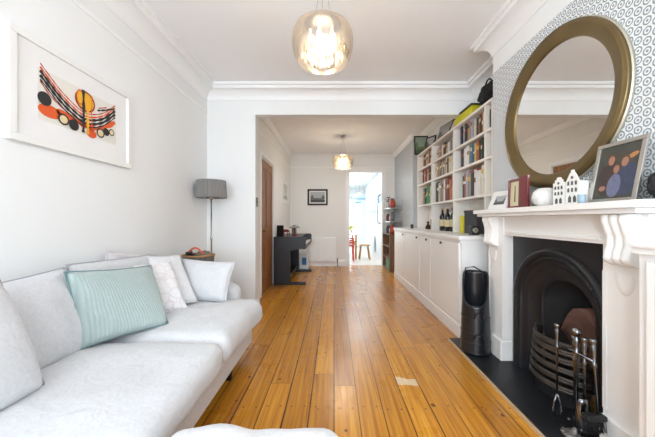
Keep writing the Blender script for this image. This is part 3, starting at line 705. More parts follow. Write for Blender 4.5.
REDF = mat('oxblood_lacquer', (112, 26, 34), .3, coat=.5)
t, M = framed('hinged_frame', (1.31, 2.20, mz), (-.05, -1, 0), .155, (.03, 0, 1), .215, .018, .02, REDF, [mat('print_straw', (222, 212, 176)), mat('print_brown_figure', (110, 92, 60))], 'dark red hinged frame with a cream panel on the mantel', cat='photo frame',
   artmesh=lambda g, M, x0, x1, y0, y1, z: poly(g, M, [((x0+x1)/2-.008, y0+.03), ((x0+x1)/2+.01, y0+.03), ((x0+x1)/2+.006, y1-.03), ((x0+x1)/2-.004, y1-.03)], z+.0005, 1))
obj('wing_panel', G().box(1.30, 1.315, 1.955, 2.043, mz, mz+.222, bev=.002).box(1.297, 1.30, 1.968, 2.030, mz+.02, mz+.20), REDF, t)
g = G(); prof = [(0, 0), (.03, 0), (.05, .012), (.070, .04), (.073, .062), (.060, .094), (.037, .112), (.027, .115), (.024, .108), (0, .106)]
obj('vase', g.lathe(prof, 1.315, 1.815, 32, cz=mz), mat('chalky_white_ceramic', (226, 223, 216), .8, bump=.8, bscale=90), label='squat round chalky white vase on the mantel beside the model houses', cat='vase')
POR = mat('white_porcelain', (243, 242, 238), .3); WIN = mat('dark_window_opening', (96, 92, 88), .8)
def house(y0, y1, h, x, step, label):
    w = y1-y0; c = (y0+y1)/2; d = .05
    if step: top = [(y0, h*.74), (y0, h*.80), (c-w*.32, h*.80), (c-w*.32, h*.90), (c-w*.18, h*.90), (c-w*.14, h*.98), (c, h), (c+w*.14, h*.98), (c+w*.18, h*.90), (c+w*.32, h*.90), (c+w*.32, h*.80), (y1, h*.80), (y1, h*.74)]
    else: top = [(y0, h*.66), (y0+w*.06, h*.70), (c-w*.16, h*.92), (c-w*.09, h*.92), (c-w*.09, h), (c+w*.09, h), (c+w*.09, h*.92), (c+w*.16, h*.92), (y1-w*.06, h*.70), (y1, h*.66)]
    t = thing('house_ornament', (x+d/2, c, mz), label, 'ornament', None)
    g = G().prism([(p[0], mz+p[1]) for p in [(y0, 0)]+top+[(y1, 0)]], 'x', x, x+.008)
    g.box(x+.008, x+d, y0, y0+.004, mz, mz+h*.66).box(x+.008, x+d, y1-.004, y1, mz, mz+h*.66).box(x+.008, x+d, y0+.004, y1-.004, mz, mz+.005)
    obj('facade', g, POR, t)
    for r, zz in enumerate((.36, .56)):
        for k in range(3):
            yc = y0+w*(.22+.28*k); o = G().prism([(yc-w*.075, mz+h*zz), (yc-w*.075, mz+h*(zz+.10)), (yc, mz+h*(zz+.125)), (yc+w*.075, mz+h*(zz+.10)), (yc+w*.075, mz+h*zz)], 'x', x-.001, x+.001)
            obj('window_opening', o, WIN, t)
    for k in range(2):
        yc = y0+w*(.32+.36*k); obj('door_opening', G().prism([(yc-w*.11, mz+h*.06), (yc-w*.11, mz+h*.2), (yc, mz+h*.27), (yc+w*.11, mz+h*.2), (yc+w*.11, mz+h*.06)], 'x', x-.001, x+.001), WIN, t)
    obj('gable_opening', G().prism([(c+w*.09*math.cos(a), mz+h*.78+w*.09*math.sin(a)) for a in [2*PI*i/12 for i in range(12)]], 'x', x-.001, x+.001), WIN, t)
house(1.612, 1.695, .160, 1.275, True, 'white ceramic canal house with rounded stepped gable, left of the pair')
house(1.515, 1.603, .185, 1.275, False, 'taller white ceramic canal house with pointed gable, right of the pair')
obj('tealight_holder', G().lathe([(0, 0), (.013, 0), (.017, .015), (.017, .046), (.014, .046), (.013, .010), (0, .009)], 1.262, 1.484, 24, cz=mz), mat('pale_blue_glass', (176, 204, 218), .15, trans=.2), label='small pale blue glass tealight holder on the mantel beside the tall white house', cat='candle holder')
g = G(); t = bmesh.new(); bmesh.ops.create_icosphere(t, subdivisions=4, radius=1)
for v in t.verts:
    c = v.co.copy(); n_ = noise.noise(v.co*2.5)*.25+1
    v.co = Vector((1.368+c.x*.045*n_, 1.205+c.y*.050*n_, mz+.06+c.z*.062*n_)); v.co.z = max(mz, v.co.z); v.co.x = min(v.co.x, XB-.003)
for f in t.faces: f.smooth = True
g.merge(t)
bc = obj('camera_case', g, mat('black_nylon', (20, 20, 23), .7), label='soft black case at the near end of the mantel behind the photograph', cat='case')
obj('zip', G().tube([(1.335, 1.17+.07*i/6, mz+.07+.01*math.sin(i)) for i in range(7)], .003), STEEL, bc)

# ------------------------------------------------------------------ coal scuttle
sc = thing('coal_scuttle', (1.215, 2.50, .03), 'tall black metal coal scuttle with slanted mouth standing on the hearth', 'coal scuttle')
SB = mat('black_enamel', (28, 30, 35), .33, vary=.1, coat=.3)
cx, cy, n = 1.215, 2.502, 40
def scz(a, t):      # slanted rim: low towards camera-left, high at the back
    lo, hi = .43, .70
    d = math.cos(a-math.radians(62)); q = min(1, max(0, (d+1)/1.45)); q = q*q*(3-2*q)
    return .0305+t*(lo-.03+(hi-lo)*q)
g = G(); rows = []
for i in range(25):
    t_ = i/24; rows.append([((cx+(.122-.024*(scz(a, t_)/.7))*math.cos(a)), cy+(.122-.024*(scz(a, t_)/.7))*math.sin(a), scz(a, t_)) for a in [2*PI*k/n for k in range(n)]])
for i in range(24, -1, -1):
    t_ = max(i/24, .04); rows.append([((cx+(.118-.024*(scz(a, t_)/.7))*math.cos(a)), cy+(.118-.024*(scz(a, t_)/.7))*math.sin(a), scz(a, t_)) for a in [2*PI*k/n for k in range(n)]])
V = g.grid(rows, closed=True); g.bm.faces.new(V[0]); g.bm.faces.new(V[-1])
obj('body', g, SB, sc)
def ringat(z, rr): return [(cx+(.1225-.024*(z/.7))*math.cos(a), cy+(.1225-.024*(z/.7))*math.sin(a), z) for a in [2*PI*k/n for k in range(n+1)]]
for z in (.045, .13, .21, .33): obj('band', G().tube(ringat(z, 0), .004, 6), SB, sc)
obj('rim', G().tube([((cx+(.120-.024*(scz(a, 1)/.7))*math.cos(a)), cy+(.120-.024*(scz(a, 1)/.7))*math.sin(a), scz(a, 1)) for a in [2*PI*k/n for k in range(n+1)]], .006, 6), SB, sc)
for z in (.20, .37):
    a = math.radians(255); r = .124-.024*z/.7; px, py = cx+r*math.cos(a), cy+r*math.sin(a); tx, ty = -math.sin(a), math.cos(a)
    obj('front_handle', G().tube([(px-tx*.03, py-ty*.03, z-.03), (px-tx*.03+.0, py-ty*.03-.018, z), (px, py-.022, z+.004), (px+tx*.03, py+ty*.03-.018, z), (px+tx*.03, py+ty*.03, z-.03)], .0065, 8), SB, sc)
a = math.radians(62); px, py = cx+.082*math.cos(a), cy+.082*math.sin(a)
obj('bail_handle', G().tube([(cx-.075, cy+.045, .55), (cx-.07, cy+.06, .68), (cx-.045, cy+.085, .725), (cx+.03, cy+.09, .735), (cx+.085, cy+.06, .70), (cx+.088, cy+.02, .60)], .006, 8), SB, sc)

# ------------------------------------------------------------------ companion set
cs = thing('companion_stand', (1.265, 1.52, .03), 'dark steel fireside companion stand on the hearth before the grate', 'companion set')
X0, Y0_ = 1.262, 1.515
obj('base', G().lathe([(0, 0), (.07, 0), (.072, .006), (.05, .016), (.02, .026), (.012, .04), (0, .04)], X0, Y0_, 32, cz=.0305), STEEL, cs)
obj('post', G().lathe([(0, .04), (.0075, .04), (.0075, .42), (.012, .425), (.012, .437), (.007, .442), (.011, .47), (.014, .50), (.009, .508), (.009, .515)], X0, Y0_, 14, cz=.0305), STEEL, cs)
obj('finial', G().lathe([(.009, .515), (.013, .52), (.020, .532), (.021, .542), (.012, .556), (0, .56)], X0, Y0_, 18, cz=.0305), STEEL, cs)
obj('crossbar', G().tube([(X0-.01, Y0_+.085, .455), (X0, Y0_, .462), (X0+.012, Y0_-.085, .455)], .006), STEEL, cs)
def handle(g, x, y, z0, tz, lean=(0, 0)):
    g.lathe([(0, 0), (.005, 0), (.005, tz-.14), (.010, tz-.13), (.010, tz-.12), (.006, tz-.11), (.008, tz-.07), (.012, tz-.03), (.008, tz-.02), (.014, tz-.012), (.014, tz), (0, tz+.004)], 0, 0, 12, mtx=Matrix.Translation((x, y, z0)) @ Matrix.Rotation(lean[0], 4, 'Y') @ Matrix.Rotation(lean[1], 4, 'X'))
def tool(name, x, y, label, cat): return thing(name, (x, y, .04), label, cat, None)
t = tool('fire_tongs', X0-.028, Y0_+.088, 'dark steel fire tongs hanging on the left of the companion stand', 'fire tongs')
g = G(); handle(g, X0-.028, Y0_+.095, .19, .385); obj('handle', g, STEEL, t)
for s in (-1, 1): obj('arm', G().tube([(X0-.028, Y0_+.095, .19), (X0-.028+.015*s, Y0_+.095, .15), (X0-.028+.026*s, Y0_+.095, .10), (X0-.028+.008*s, Y0_+.095, .065)], .005, 6), STEEL, t)
t = tool('fire_shovel', X0-.0, Y0_-.03, 'dark steel fire shovel hanging in front of the companion stand post', 'fire shovel')
g = G(); handle(g, X0+.012, Y0_-.034, .24, .31); obj('handle', g, STEEL, t)
g = G(); rows = []
for i in range(9):
    s = i/8; hw = .038*math.sin(PI*(.18+.72*s))**.6; rows.append([(X0+.012+hw*k*.9, Y0_-.034-.014*(1-k*k)+.006, .24-.17*s) for k in (-1, -.5, 0, .5, 1)])
g.grid(rows); o = obj('blade', g, STEEL, t); md = o.modifiers.new('solid', 'SOLIDIFY'); md.thickness = .002
t = tool('hearth_brush', X0+.03, Y0_-.088, 'black bristled hearth brush hanging on the right of the companion stand', 'brush')
g = G(); handle(g, X0+.02, Y0_-.098, .205, .355, (0, -.07)); obj('handle', g, STEEL, t)
obj('brush_head', G().box(X0-.048, X0+.052, Y0_-.123, Y0_-.078, .178, .206, bev=.009), IRON, t)
g = G()
for i in range(120):
    x = X0-.041+random.random()*.086; y = Y0_-.118+random.random()*.034; g.tube([(x, y, .18), (x+random.uniform(-.012, .012), y+random.uniform(-.01, .01), .120)], .0016, 4)
obj('bristles', g, mat('black_bristle', (22, 20, 20), .8), t)
t = tool('poker', X0+.01, Y0_+.03, 'dark steel poker hanging at the back of the companion stand', 'poker')
g = G(); handle(g, X0+.022, Y0_+.040, .10, .43); obj('shaft', g, STEEL, t)
obj('hook', G().tube([(X0+.022, Y0_+.04, .102), (X0+.022, Y0_+.04, .085), (X0+.005, Y0_+.04, .08), (X0-.01, Y0_+.04, .09)], .005, 6), STEEL, t)

# ------------------------------------------------------------------ sofa
def soft_box(x0, x1, y0, y1, z0, z1, r=.08, nz=6, amp=.006, seed=0, crown=.02, n=26):
    """rounded upholstery block with slight wrinkles"""
    t = bmesh.new(); bmesh.ops.create_cube(t, size=2)
    bmesh.ops.subdivide_edges(t, edges=t.edges[:], cuts=n, use_grid_fill=True)
    c = Vector(((x0+x1)/2, (y0+y1)/2, (z0+z1)/2)); hx, hy, hz = (x1-x0)/2, (y1-y0)/2, (z1-z0)/2; r = min(r, hx*.98, hy*.98, hz*.98)
    for v in t.verts:
        p = Vector((v.co.x*hx, v.co.y*hy, v.co.z*hz)); q = Vector((max(-hx+r, min(hx-r, p.x)), max(-hy+r, min(hy-r, p.y)), max(-hz+r, min(hz-r, p.z))))
        d = p-q
        if d.length > 1e-7: p = q+d.normalized()*r
        u, w = p.x/hx, p.y/hy
        if p.z > 0: p.z += crown*(1-u*u)*(1-w*w)
        k = noise.noise(Vector((p.x*4, p.y*4, p.z*4+seed)))*amp*1.6+noise.noise(Vector((p.x*13, p.y*11, p.z*13+seed)))*amp*.6
        nn = d.normalized() if d.length > 1e-7 else Vector((0, 0, 1))
        v.co = c+p+nn*k
    for f in t.faces: f.smooth = True
    return t
def pillow(cr, th, amp=.008, seed=0, n=22, pinch=.06):
    """cr: TL, TR, BR, BL corners"""
    TL, TR, BR, BL = [Vector(c) for c in cr]; nrm = (TR-TL).cross(BL-TL).normalized(); t = bmesh.new(); S = {}
    ce = (TL+TR+BR+BL)/4
    for side in (1, -1):
        for i in range(n+1):
            for j in range(n+1):
                u, v = i/n, j/n
                edge = i in (0, n) or j in (0, n)
                if side == -1 and edge: S[(side, i, j)] = S[(1, i, j)]; continue
                p = TL*(1-u)*(1-v)+TR*u*(1-v)+BR*u*v+BL*(1-u)*v
                pu, pv = 4*u*(1-u), 4*v*(1-v)
                # edges bow inwards between the ears
                p = p+(ce-p)*pinch*(pu*(1-pv)+pv*(1-pu))*1.0
                b = (pu**.5)*(pv**.5)
                b = b**.75
                w = noise.noise(Vector((u*5+seed, v*5, side)))*amp+noise.noise(Vector((u*13+seed, v*9, side*3)))*amp*.5
                S[(side, i, j)] = t.verts.new(p+nrm*side*(b*th/2+w*b)+Vector((0, 0, 0)))
    for side in (1, -1):
        for i in range(n):
            for j in range(n):
                q = [S[(side, i, j)], S[(side, i+1, j)], S[(side, i+1, j+1)], S[(side, i, j+1)]]
                if side == -1: q = q[::-1]
                f = t.faces.new(q); f.smooth = True
    return t
def G_(bm):
    g = G(); g.bm.free(); g.bm = bm; return g
def piping(cr, pinch, m, parent, n=22):
    TL, TR, BR, BL = [Vector(c) for c in cr]; ce = (TL+TR+BR+BL)/4; pts = []
    def P(u, v):
        p = TL*(1-u)*(1-v)+TR*u*(1-v)+BR*u*v+BL*(1-u)*v; pu, pv = 4*u*(1-u), 4*v*(1-v)
        return p+(ce-p)*pinch*(pu*(1-pv)+pv*(1-pu))
    for i in range(n): pts.append(P(i/n, 0))
    for i in range(n): pts.append(P(1, i/n))
    for i in range(n): pts.append(P(1-i/n, 1))
    for i in range(n+1): pts.append(P(0, 1-i/n))
    return obj('piping', G().tube(pts, .0045, 6), m, parent)
sofa = thing('sofa', (-1.1, 1.2, 0), 'long pale grey linen sofa along the left wall', 'sofa')
obj('base', G_(soft_box(-1.50, -.70, -.55, 2.52, .11, .34, r=.03, amp=.004, crown=0)), LINEN, sofa)
obj('back_frame', G_(soft_box(-1.53, -1.44, -.55, 2.56, .12, .74, r=.04, amp=.005, crown=0, seed=3)), LINEN, sofa)
obj('arm', G_(soft_box(-1.50, -.82, 2.47, 2.66, .12, .60, r=.09, amp=.006, crown=0, seed=9)), LINEN, sofa)
obj('seat_cushion', G_(soft_box(-1.44, -.60, 1.645, 2.47, .30, .485, r=.075, amp=.010, seed=1, crown=.03)), LINEN, sofa)
obj('seat_cushion', G_(soft_box(-1.44, -.60, .60, 1.65, .30, .482, r=.075, amp=.010, seed=5, crown=.03)), LINEN, sofa)
obj('seat_cushion', G_(soft_box(-1.44, -.60, -.50, .605, .30, .482, r=.075, amp=.010, seed=7, crown=.03)), LINEN, sofa)
obj('seat_skirt', G().box(-.698, -.692, -.5, 2.45, .13, .30), LINEN2, sofa)
for x, y in ((-.76, 2.1), (-1.44, 2.1), (-.76, -.4), (-1.44, -.4)):
    obj('foot', G().lathe([(0, 0), (.022, 0), (.032, .11), (0, .11)], x, y, 14, cz=.001), mat('dark_stained_wood', (40, 28, 22), .4), sofa)
def cushion(name, cr, th, m, label=None, parent=None, seed=0, cat='cushion', pinch=.06, group=None, pipe=None):
    if parent: o = obj(name, G_(pillow(cr, th, seed=seed, pinch=pinch)), m, parent, label=label)
    else: o = obj(name, G_(pillow(cr, th, seed=seed, pinch=pinch)), m, label=label, cat=cat, group=group)
    piping(cr, pinch, pipe or m, o if not parent else o)
    return o
DK = mat('seam_grey', (168, 170, 176), .9)
cushion('back_cushion', [(-1.32, .58, .86), (-1.28, 1.11, .93), (-1.12, 1.13, .50), (-1.16, .58, .48)], .24, LINEN, parent=sofa, seed=2, pinch=.02, pipe=DK)
cushion('back_cushion', [(-1.42, 1.16, .88), (-1.42, 1.535, .90), (-1.30, 1.56, .47), (-1.32, 1.14, .46)], .17, LINEN, parent=sofa, seed=4, pinch=.02, pipe=DK)
cushion('back_cushion', [(-1.435, 1.56, .91), (-1.43, 2.26, .88), (-1.36, 2.28, .48), (-1.37, 1.58, .48)], .13, LINEN, parent=sofa, seed=6, pinch=.02, pipe=DK)
cushion('cushion', [(-1.46, 1.86, .95), (-1.44, 2.36, .86), (-1.45, 2.40, .74), (-1.47, 1.86, .76)], .06, BLUSH, 'pale mauve cushion at the wall behind the patterned and teal cushions', seed=8)
cushion('cushion', [(-1.335, 1.44, .895), (-1.27, 2.02, .835), (-1.03, 1.81, .505), (-1.275, 1.455, .50)], .15, TEAL, 'duck egg green square cushion leaning on the sofa back', seed=11, pipe=mat('teal_seam', (120, 146, 150), .9))
# patterned cushion
pm_ = fabric('white_floral_cloth', (232, 230, 230))
nt = pm_.node_tree
b = nt.nodes['Principled BSDF']; src = b.inputs['Base Color'].links[0].from_socket
vv = N(nt, 'ShaderNodeTexVoronoi', feature='DISTANCE_TO_EDGE'); vv.inputs['Scale'].default_value = 14; tcn = N(nt, 'ShaderNodeTexCoord'); nt.links.new(tcn.outputs['Object'], vv.inputs['Vector'])
mm = N(nt, 'ShaderNodeMix', data_type='RGBA'); nt.links.new(M_(nt, 'LESS_THAN', vv.outputs['Distance'], .05), mm.inputs[0]); nt.links.new(src, mm.inputs[6]); mm.inputs[7].default_value = rgb((222, 216, 218)); nt.links.new(mm.outputs[2], b.inputs['Base Color'])
cushion('cushion', [(-1.40, 1.98, .84), (-1.25, 2.23, .835), (-1.045, 2.075, .515), (-1.23, 1.86, .515)], .085, pm_, 'white cushion with faint floral pattern, edge-on beside the duck egg green one', seed=13)
cushion('cushion', [(-1.42, 2.20, .875), (-1.29, 2.42, .86), (-1.06, 2.26, .52), (-1.22, 2.03, .515)], .085, LINEN2, 'white cushion between the floral cushion and the pale square one', seed=15)
cushion('cushion', [(-1.30, 2.50, .815), (-.83, 2.44, .795), (-.86, 2.31, .50), (-1.26, 2.36, .50)], .13, LINEN, 'pale grey square cushion leaning on the far sofa arm', seed=17)
# footstool in the foreground
fs = thing('footstool', (-.29, .6, 0), 'white upholstered footstool at the bottom edge in front of the sofa', 'footstool')
obj('cushion_top', G_(soft_box(-.575, .035, .30, 1.035, .28, .445, r=.085, amp=.012, seed=21, crown=.03)), LINEN2, fs)
obj('base', G_(soft_box(-.56, .0, .36, .99, .10, .30, r=.03, amp=.004, crown=0, seed=23)), LINEN2, fs)
for x, y in ((-.52, .40), (-.04, .40), (-.52, .88), (-.04, .88)): obj('foot', G().lathe([(0, 0), (.018, 0), (.026, .11), (0, .11)], x, y, 12, cz=.001), mat('dark_stained_wood', (40, 28, 22), .4), fs)

# ------------------------------------------------------------------ framed print on the left wall
cols = [mat('print_paper', (232, 228, 218), .6), mat('print_black', (38, 36, 38), .6), mat('print_orange', (226, 92, 36), .6), mat('print_yellow', (240, 176, 40), .6), mat('print_cream2', (226, 206, 160), .6), mat('print_red', (190, 62, 40), .6)]
def abstract(g, M, x0, x1, y0, y1, z):
    w, h = x1-x0, y1-y0
    def Q(s, t): return (x0+w*s, y1-h*t)
    def EL(s, t, rs, rt, lv, mi, rot=0): c = Q(s, t); ell(g, M, c[0], c[1], w*rs, h*rt, z+.0003*lv, mi, 24, rot)
    def ST(pts, wd, lv, mi):
        out = []
        P_ = [Vector(Q(*p)) for p in pts]
        for i in range(len(P_)-1):
            p0, p1, p2, p3 = P_[max(0, i-1)], P_[i], P_[i+1], P_[min(len(P_)-1, i+2)]
            for k in range(6):
                t = k/6; out.append(.5*((2*p1)+(p2-p0)*t+(2*p0-5*p1+4*p2-p3)*t*t+(3*p1-p0-3*p2+p3)*t**3))
        out.append(P_[-1]); stroke(g, M, out, h*wd, z+.0003*lv, mi)
    base = [(.02, .03), (.12, .2), (.22, .36), (.36, .52), (.5, .62), (.64, .58), (.8, .42), (.98, .10)]
    EL(.12, .78, .12, .13, 1, 2); EL(.30, .76, .12, .09, 1, 2, -.3)
    ST([(.40, .75), (.55, .80), (.75, .72), (.98, .42)], .15, 1, 2); EL(.62, .93, .07, .10, 1, 2)
    ST([(.02, .25), (.12, .45), (.25, .60), (.40, .72)], .035, 2, 5)
    for k, (o, wd, mi) in enumerate(((-.05, .045, 2), (.02, .075, 1), (.11, .08, 1), (.19, .04, 1), (-.12, .03, 5))): ST([(s, t+o) for s, t in base], wd, 3+k, mi)
    EL(.53, .24, .135, .24, 8, 5); EL(.53, .24, .125, .22, 9, 1); EL(.53, .24, .115, .20, 10, 3)
    EL(.46, .2, .05, .17, 11, 2); EL(.46, .2, .038, .14, 12, 3)
    ST([(.56, .05), (.56, .5), (.56, .97)], .09, 12, 3); ST([(.50, .0), (.505, .5), (.50, .97)], .09, 13, 1); ST([(.62, .05), (.61, .5), (.62, .85)], .03, 13, 2)
    for s, t, r, mi in ((.06, .57, .07, 1), (.38, .88, .062, 1), (.83, .76, .05, 1)): EL(s, t, r, r*1.9, 14, mi)
    for s, t, r in ((.26, .84, .062), (.74, .84, .06), (.915, .72, .045)): EL(s, t, r, r*1.9, 15, 1); EL(s, t, r*.72, r*1.35, 16, 4)
    ST([(.70, .32), (.82, .22), (.96, .08)], .05, 7, 1); ST([(.72, .25), (.84, .14)], .03, 7, 5)
t, M = framed('framed_print', (XL+.026, 1.367, 1.535), (0, 1, 0), .826, (0, 0, 1), .553, .035, .024, mat('white_frame_paint', (240, 239, 235), .4), cols, 'large white framed abstract print in orange and black on the left wall', cat='picture', matm=mat('mount_card', (240, 239, 237), .7), mw=.107, artmesh=abstract)

# ------------------------------------------------------------------ floor lamp and basket in the corner
lp = thing('floor_lamp', (-1.36, 3.24, 0), 'slim chrome floor lamp with pleated grey drum shade in the corner', 'lamp')
lx, ly = -1.365, 3.24
obj('base', G().lathe([(0, 0), (.12, 0), (.12, .012), (.03, .022), (.012, .04), (0, .04)], lx, ly, 32, cz=.001), CHROME, lp)
obj('pole', G().lathe([(0, .04), (.009, .04), (.009, .93), (.013, .935), (.013, .96), (.008, .965), (.008, 1.38), (0, 1.38)], lx, ly, 14), CHROME, lp)
obj('bulb_holder', G().lathe([(0, 1.37), (.02, 1.372), (.022, 1.41), (.014, 1.43), (.014, 1.46), (0, 1.46)], lx, ly, 16), CHROME, lp)
g = G(); rows = []; n = 144
for z, r in ((1.395, .160), (1.40, .162), (1.585, .150), (1.59, .148)):
    rows.append([(lx+(r+(.004 if (k//2) % 2 else -.006))*math.cos(2*PI*k/n), ly+(r+(.004 if (k//2) % 2 else -.006))*math.sin(2*PI*k/n), z) for k in range(n)])
g.grid(rows, closed=True, smooth=False)
o = obj('lamp_shade', g, mat('grey_pleated_shade', (138, 135, 132), .85, vary=.1), lp); md = o.modifiers.new('s', 'SOLIDIFY'); md.thickness = .002
bs = thing('wicker_basket', (-1.36, 2.88, 0), 'tall grey woven basket with tan rim behind the sofa arm', 'basket')
bx, by = -1.33, 2.86
obj('side_table_box', G().box(bx-.15, bx+.15, by-.15, by+.15, .001, .58, bev=.01), mat('white_frame_paint', (240, 239, 235), .4), bs) if False else None
g = G(); rows = []; n = 72
for i, z in enumerate([.001, .1, .3, .5, .65, .80]):
    r = .105+.035*z/.8
    rows.append([(bx+(r+(.004 if (k//2) % 2 else -.006))*math.cos(2*PI*k/n), by+(r+(.004 if (k//2) % 2 else -.006))*math.sin(2*PI*k/n), z) for k in range(n)])
V = g.grid(rows, closed=True, smooth=False); g.bm.faces.new(V[0])
o = obj('woven_side', g, mat('grey_wicker', (112, 106, 100), .8, vary=.35, vscale=60, bump=.6, bscale=140), bs); md = o.modifiers.new('s', 'SOLIDIFY'); md.thickness = .004; md.offset = -1
obj('rim', G().tube([(bx+.142*math.cos(a), by+.142*math.sin(a), .805) for a in [2*PI*k/36 for k in range(37)]], .011, 8), mat('tan_cane', (158, 118, 78), .6), bs)
g = G().tube([(bx-.07+.02*math.sin(k*2.1), by-.03+.05*math.cos(k*1.3), .80+.004*k) for k in range(10)], .012, 8)
obj('coiled_cable', g, BLACK, label='black coiled cable spilling over the basket rim', cat='cable')
obj('headphone_band', G().tube([(bx-.09+.16*k/10, by-.05, .82+.06*math.sin(PI*k/10)) for k in range(11)], .009, 8), mat('coral_red_plastic', (206, 92, 66), .5), label='coral red headphone band lying in the wicker basket', cat='headphones')
g = G(); t = bmesh.new(); bmesh.ops.create_icosphere(t, subdivisions=3, radius=1)
for v in t.verts: v.co = Vector((bx+.035+v.co.x*.075, by+.03+v.co.y*.06, .81+v.co.z*.03*(1+noise.noise(v.co*3)))) 
g.merge(t); obj('folded_throw', g, mat('taupe_knit', (124, 112, 98), .9, bump=.8), label='taupe knitted throw folded inside the wicker basket', cat='throw', smooth=True)

# ------------------------------------------------------------------ pendants
SMOKE = mat('champagne_mirror_glass', (214, 204, 196), .06, metal=0, trans=.9, ior=1.3)
def shade_mat():
    m = bpy.data.materials.new('gilded_glass_shade'); m.use_nodes = True; nt = m.node_tree; b = nt.nodes['Principled BSDF']; out = nt.nodes['Material Output']
    b.inputs['Base Color'].default_value = rgb((212, 206, 200)); b.inputs['Metallic'].default_value = .9; b.inputs['Roughness'].default_value = .15
    tr = N(nt, 'ShaderNodeBsdfTransparent'); tr.inputs[0].default_value = rgb((240, 228, 206))
    mx = N(nt, 'ShaderNodeMixShader'); mx.inputs[0].default_value = .58
    nt.links.new(tr.outputs[0], mx.inputs[1]); nt.links.new(b.outputs[0], mx.inputs[2]); nt.links.new(mx.outputs[0], out.inputs['Surface']); return m
SHM = shade_mat()
BULB = mat('warm_bulb', (255, 222, 166), .4, emit=7)
CRY = mat('crystal_drop', (238, 228, 208), .2, spec=1, trans=.65)
def pendant(x, y, zc, label, power=16):
    t = thing('pendant_lamp', (x, y, zc), label, 'pendant lamp', 'glass bowl pendant lamps')
    R = .203
    prof = [(.120, .125), (.150, .118), (.180, .095), (.198, .055), (R, .01), (.199, -.04), (.187, -.085), (.165, -.125)]
    obj('glass_shade', G().lathe([(r, z+zc) for r, z in prof], x, y, 48), SHM, t)
    obj('ceiling_rose', G().lathe([(0, CZ-.03), (.05, CZ-.028), (.055, CZ-.002), (0, CZ-.001)], x, y, 24), CHROME, t)
    obj('top_plate', G().lathe([(0, zc+.132), (.118, zc+.130), (.122, zc+.122), (0, zc+.120)], x, y, 40), CHROME, t)
    for k in range(3):
        a = 2*PI*k/3+.5; obj('suspension_wire', G().tube([(x+.07*math.cos(a), y+.07*math.sin(a), zc+.132), (x+.02*math.cos(a), y+.02*math.sin(a), CZ-.03)], .0014, 5), CHROME, t)
    for k in range(7):
        a = PI/3*k+.3; rr = .085 if k else 0; zb = .0 if k else -.03
        obj('bulb', G().lathe([(0, -.040), (.013, -.034), (.020, -.012), (.014, .012), (.006, .03), (.006, .06)], x+rr*math.cos(a), y+rr*math.sin(a), 12, cz=zc+.02+zb), BULB, t)
    k = 0
    for ring, m_ in ((.04, 5), (.112, 12), (.145, 15)):
        for j in range(m_):
            a = 2*PI*j/m_+ring*9; L = .05+.035*((j*7) % 3)/2; px, py = x+ring*math.cos(a), y+ring*math.sin(a)
            obj('crystal_drop', G().lathe([(.0012, .118), (.0012, .0+L*.3-.03), (.011, -.04), (.0125, -.055-L*.2), (0, -.085-L*.3)], px, py, 6, cz=zc), CRY, t)
    l = bpy.data.lights.new('pendant_bulb_light', 'POINT'); l.energy = power; l.color = (1, .975, .94); l.shadow_soft_size = .13
    lo = bpy.data.objects.new('pendant_bulb_light', l); C.objects.link(lo); lo.parent = t; lo.location = (0, 0, -.06)
    return t
def copy_tree(o, parent=None):
    c = o.copy(); C.objects.link(c); c.parent = parent
    for ch in list(o.children): copy_tree(ch, c)
    return c
p1 = pendant(-.075, 1.94, 2.325, 'large glass bowl pendant with crystal drops hanging in the front room')
p2 = copy_tree(p1); p2.location = (.17, 5.63, 2.275); p2['label'] = 'smaller looking glass bowl pendant hanging farther back, beyond the arch'
for ch in list(p2.children):
    if ch.name.startswith('ceiling_rose') or ch.name.startswith('suspension_wire'):
        bpy.data.objects.remove(ch)
for ch in p2.children:
    if ch.type == 'LIGHT': ch.data = ch.data.copy(); ch.data.energy = 40
x, y, zc = .17, 5.63, 2.275
obj('ceiling_rose', G().lathe([(0, CZ-.03), (.05, CZ-.028), (.055, CZ-.002), (0, CZ-.001)], x, y, 24), CHROME, p2)
for k in range(3):
    a = 2*PI*k/3+.5; obj('suspension_wire', G().tube([(x+.07*math.cos(a), y+.07*math.sin(a), zc+.132), (x+.01*math.cos(a), y+.01*math.sin(a), CZ-.03)], .002, 5), CHROME, p2)

# ------------------------------------------------------------------ back room: piano, radiator, pictures, rack
DG = mat('charcoal_satin_veneer', (38, 38, 44), .4, vary=.06)
pn = thing('digital_piano', (-.85, 5.85, 0), 'charcoal upright digital piano against the left wall of the back room', 'piano')
PX = XLR+.03
for y in (5.15, 6.46):
    g = G().prism([(PX, .05), (PX, .85), (-.52, .85), (-.50, .83), (-.50, .66), (-.78, .60), (-.78, .05)], 'y', y, y+.04)
    obj('side_panel', g, DG, pn)
    obj('foot', G().box(PX, -.50, y-.008, y+.048, .001, .05, bev=.006), DG, pn)
obj('top', G().box(PX, -.62, 5.191, 6.459, .825, .85), DG, pn)
obj('back_panel', G().box(PX, PX+.02, 5.191, 6.459, .15, .824), DG, pn)
obj('keybed', G().box(PX+.021, -.51, 5.191, 6.459, .63, .70), DG, pn)
obj('keyboard', G().box(-.66, -.515, 5.22, 6.43, .7005, .722, bev=.002), mat('ivory_keys', (236, 232, 222), .3), pn, label='white piano keys')
g = G()
for i in range(50):
    if i % 7 in (2, 6): continue
    g.box(-.66, -.575, 5.235+i*.0235, 5.247+i*.0235, .7222, .734)
obj('black_keys', g, BLACK, pn)
obj('pedal_bar', G().box(-.90, -.82, 5.191, 6.459, .06, .14), DG, pn)
for y in (5.75, 5.83, 5.91): obj('pedal', G().box(-.82, -.70, y, y+.03, .075, .085, bev=.003), BRASS, pn)
obj('music_rest', G().box(-.80, -.785, 5.5, 6.1, .851, 1.0, bev=.003, mtx=None), DG, pn)
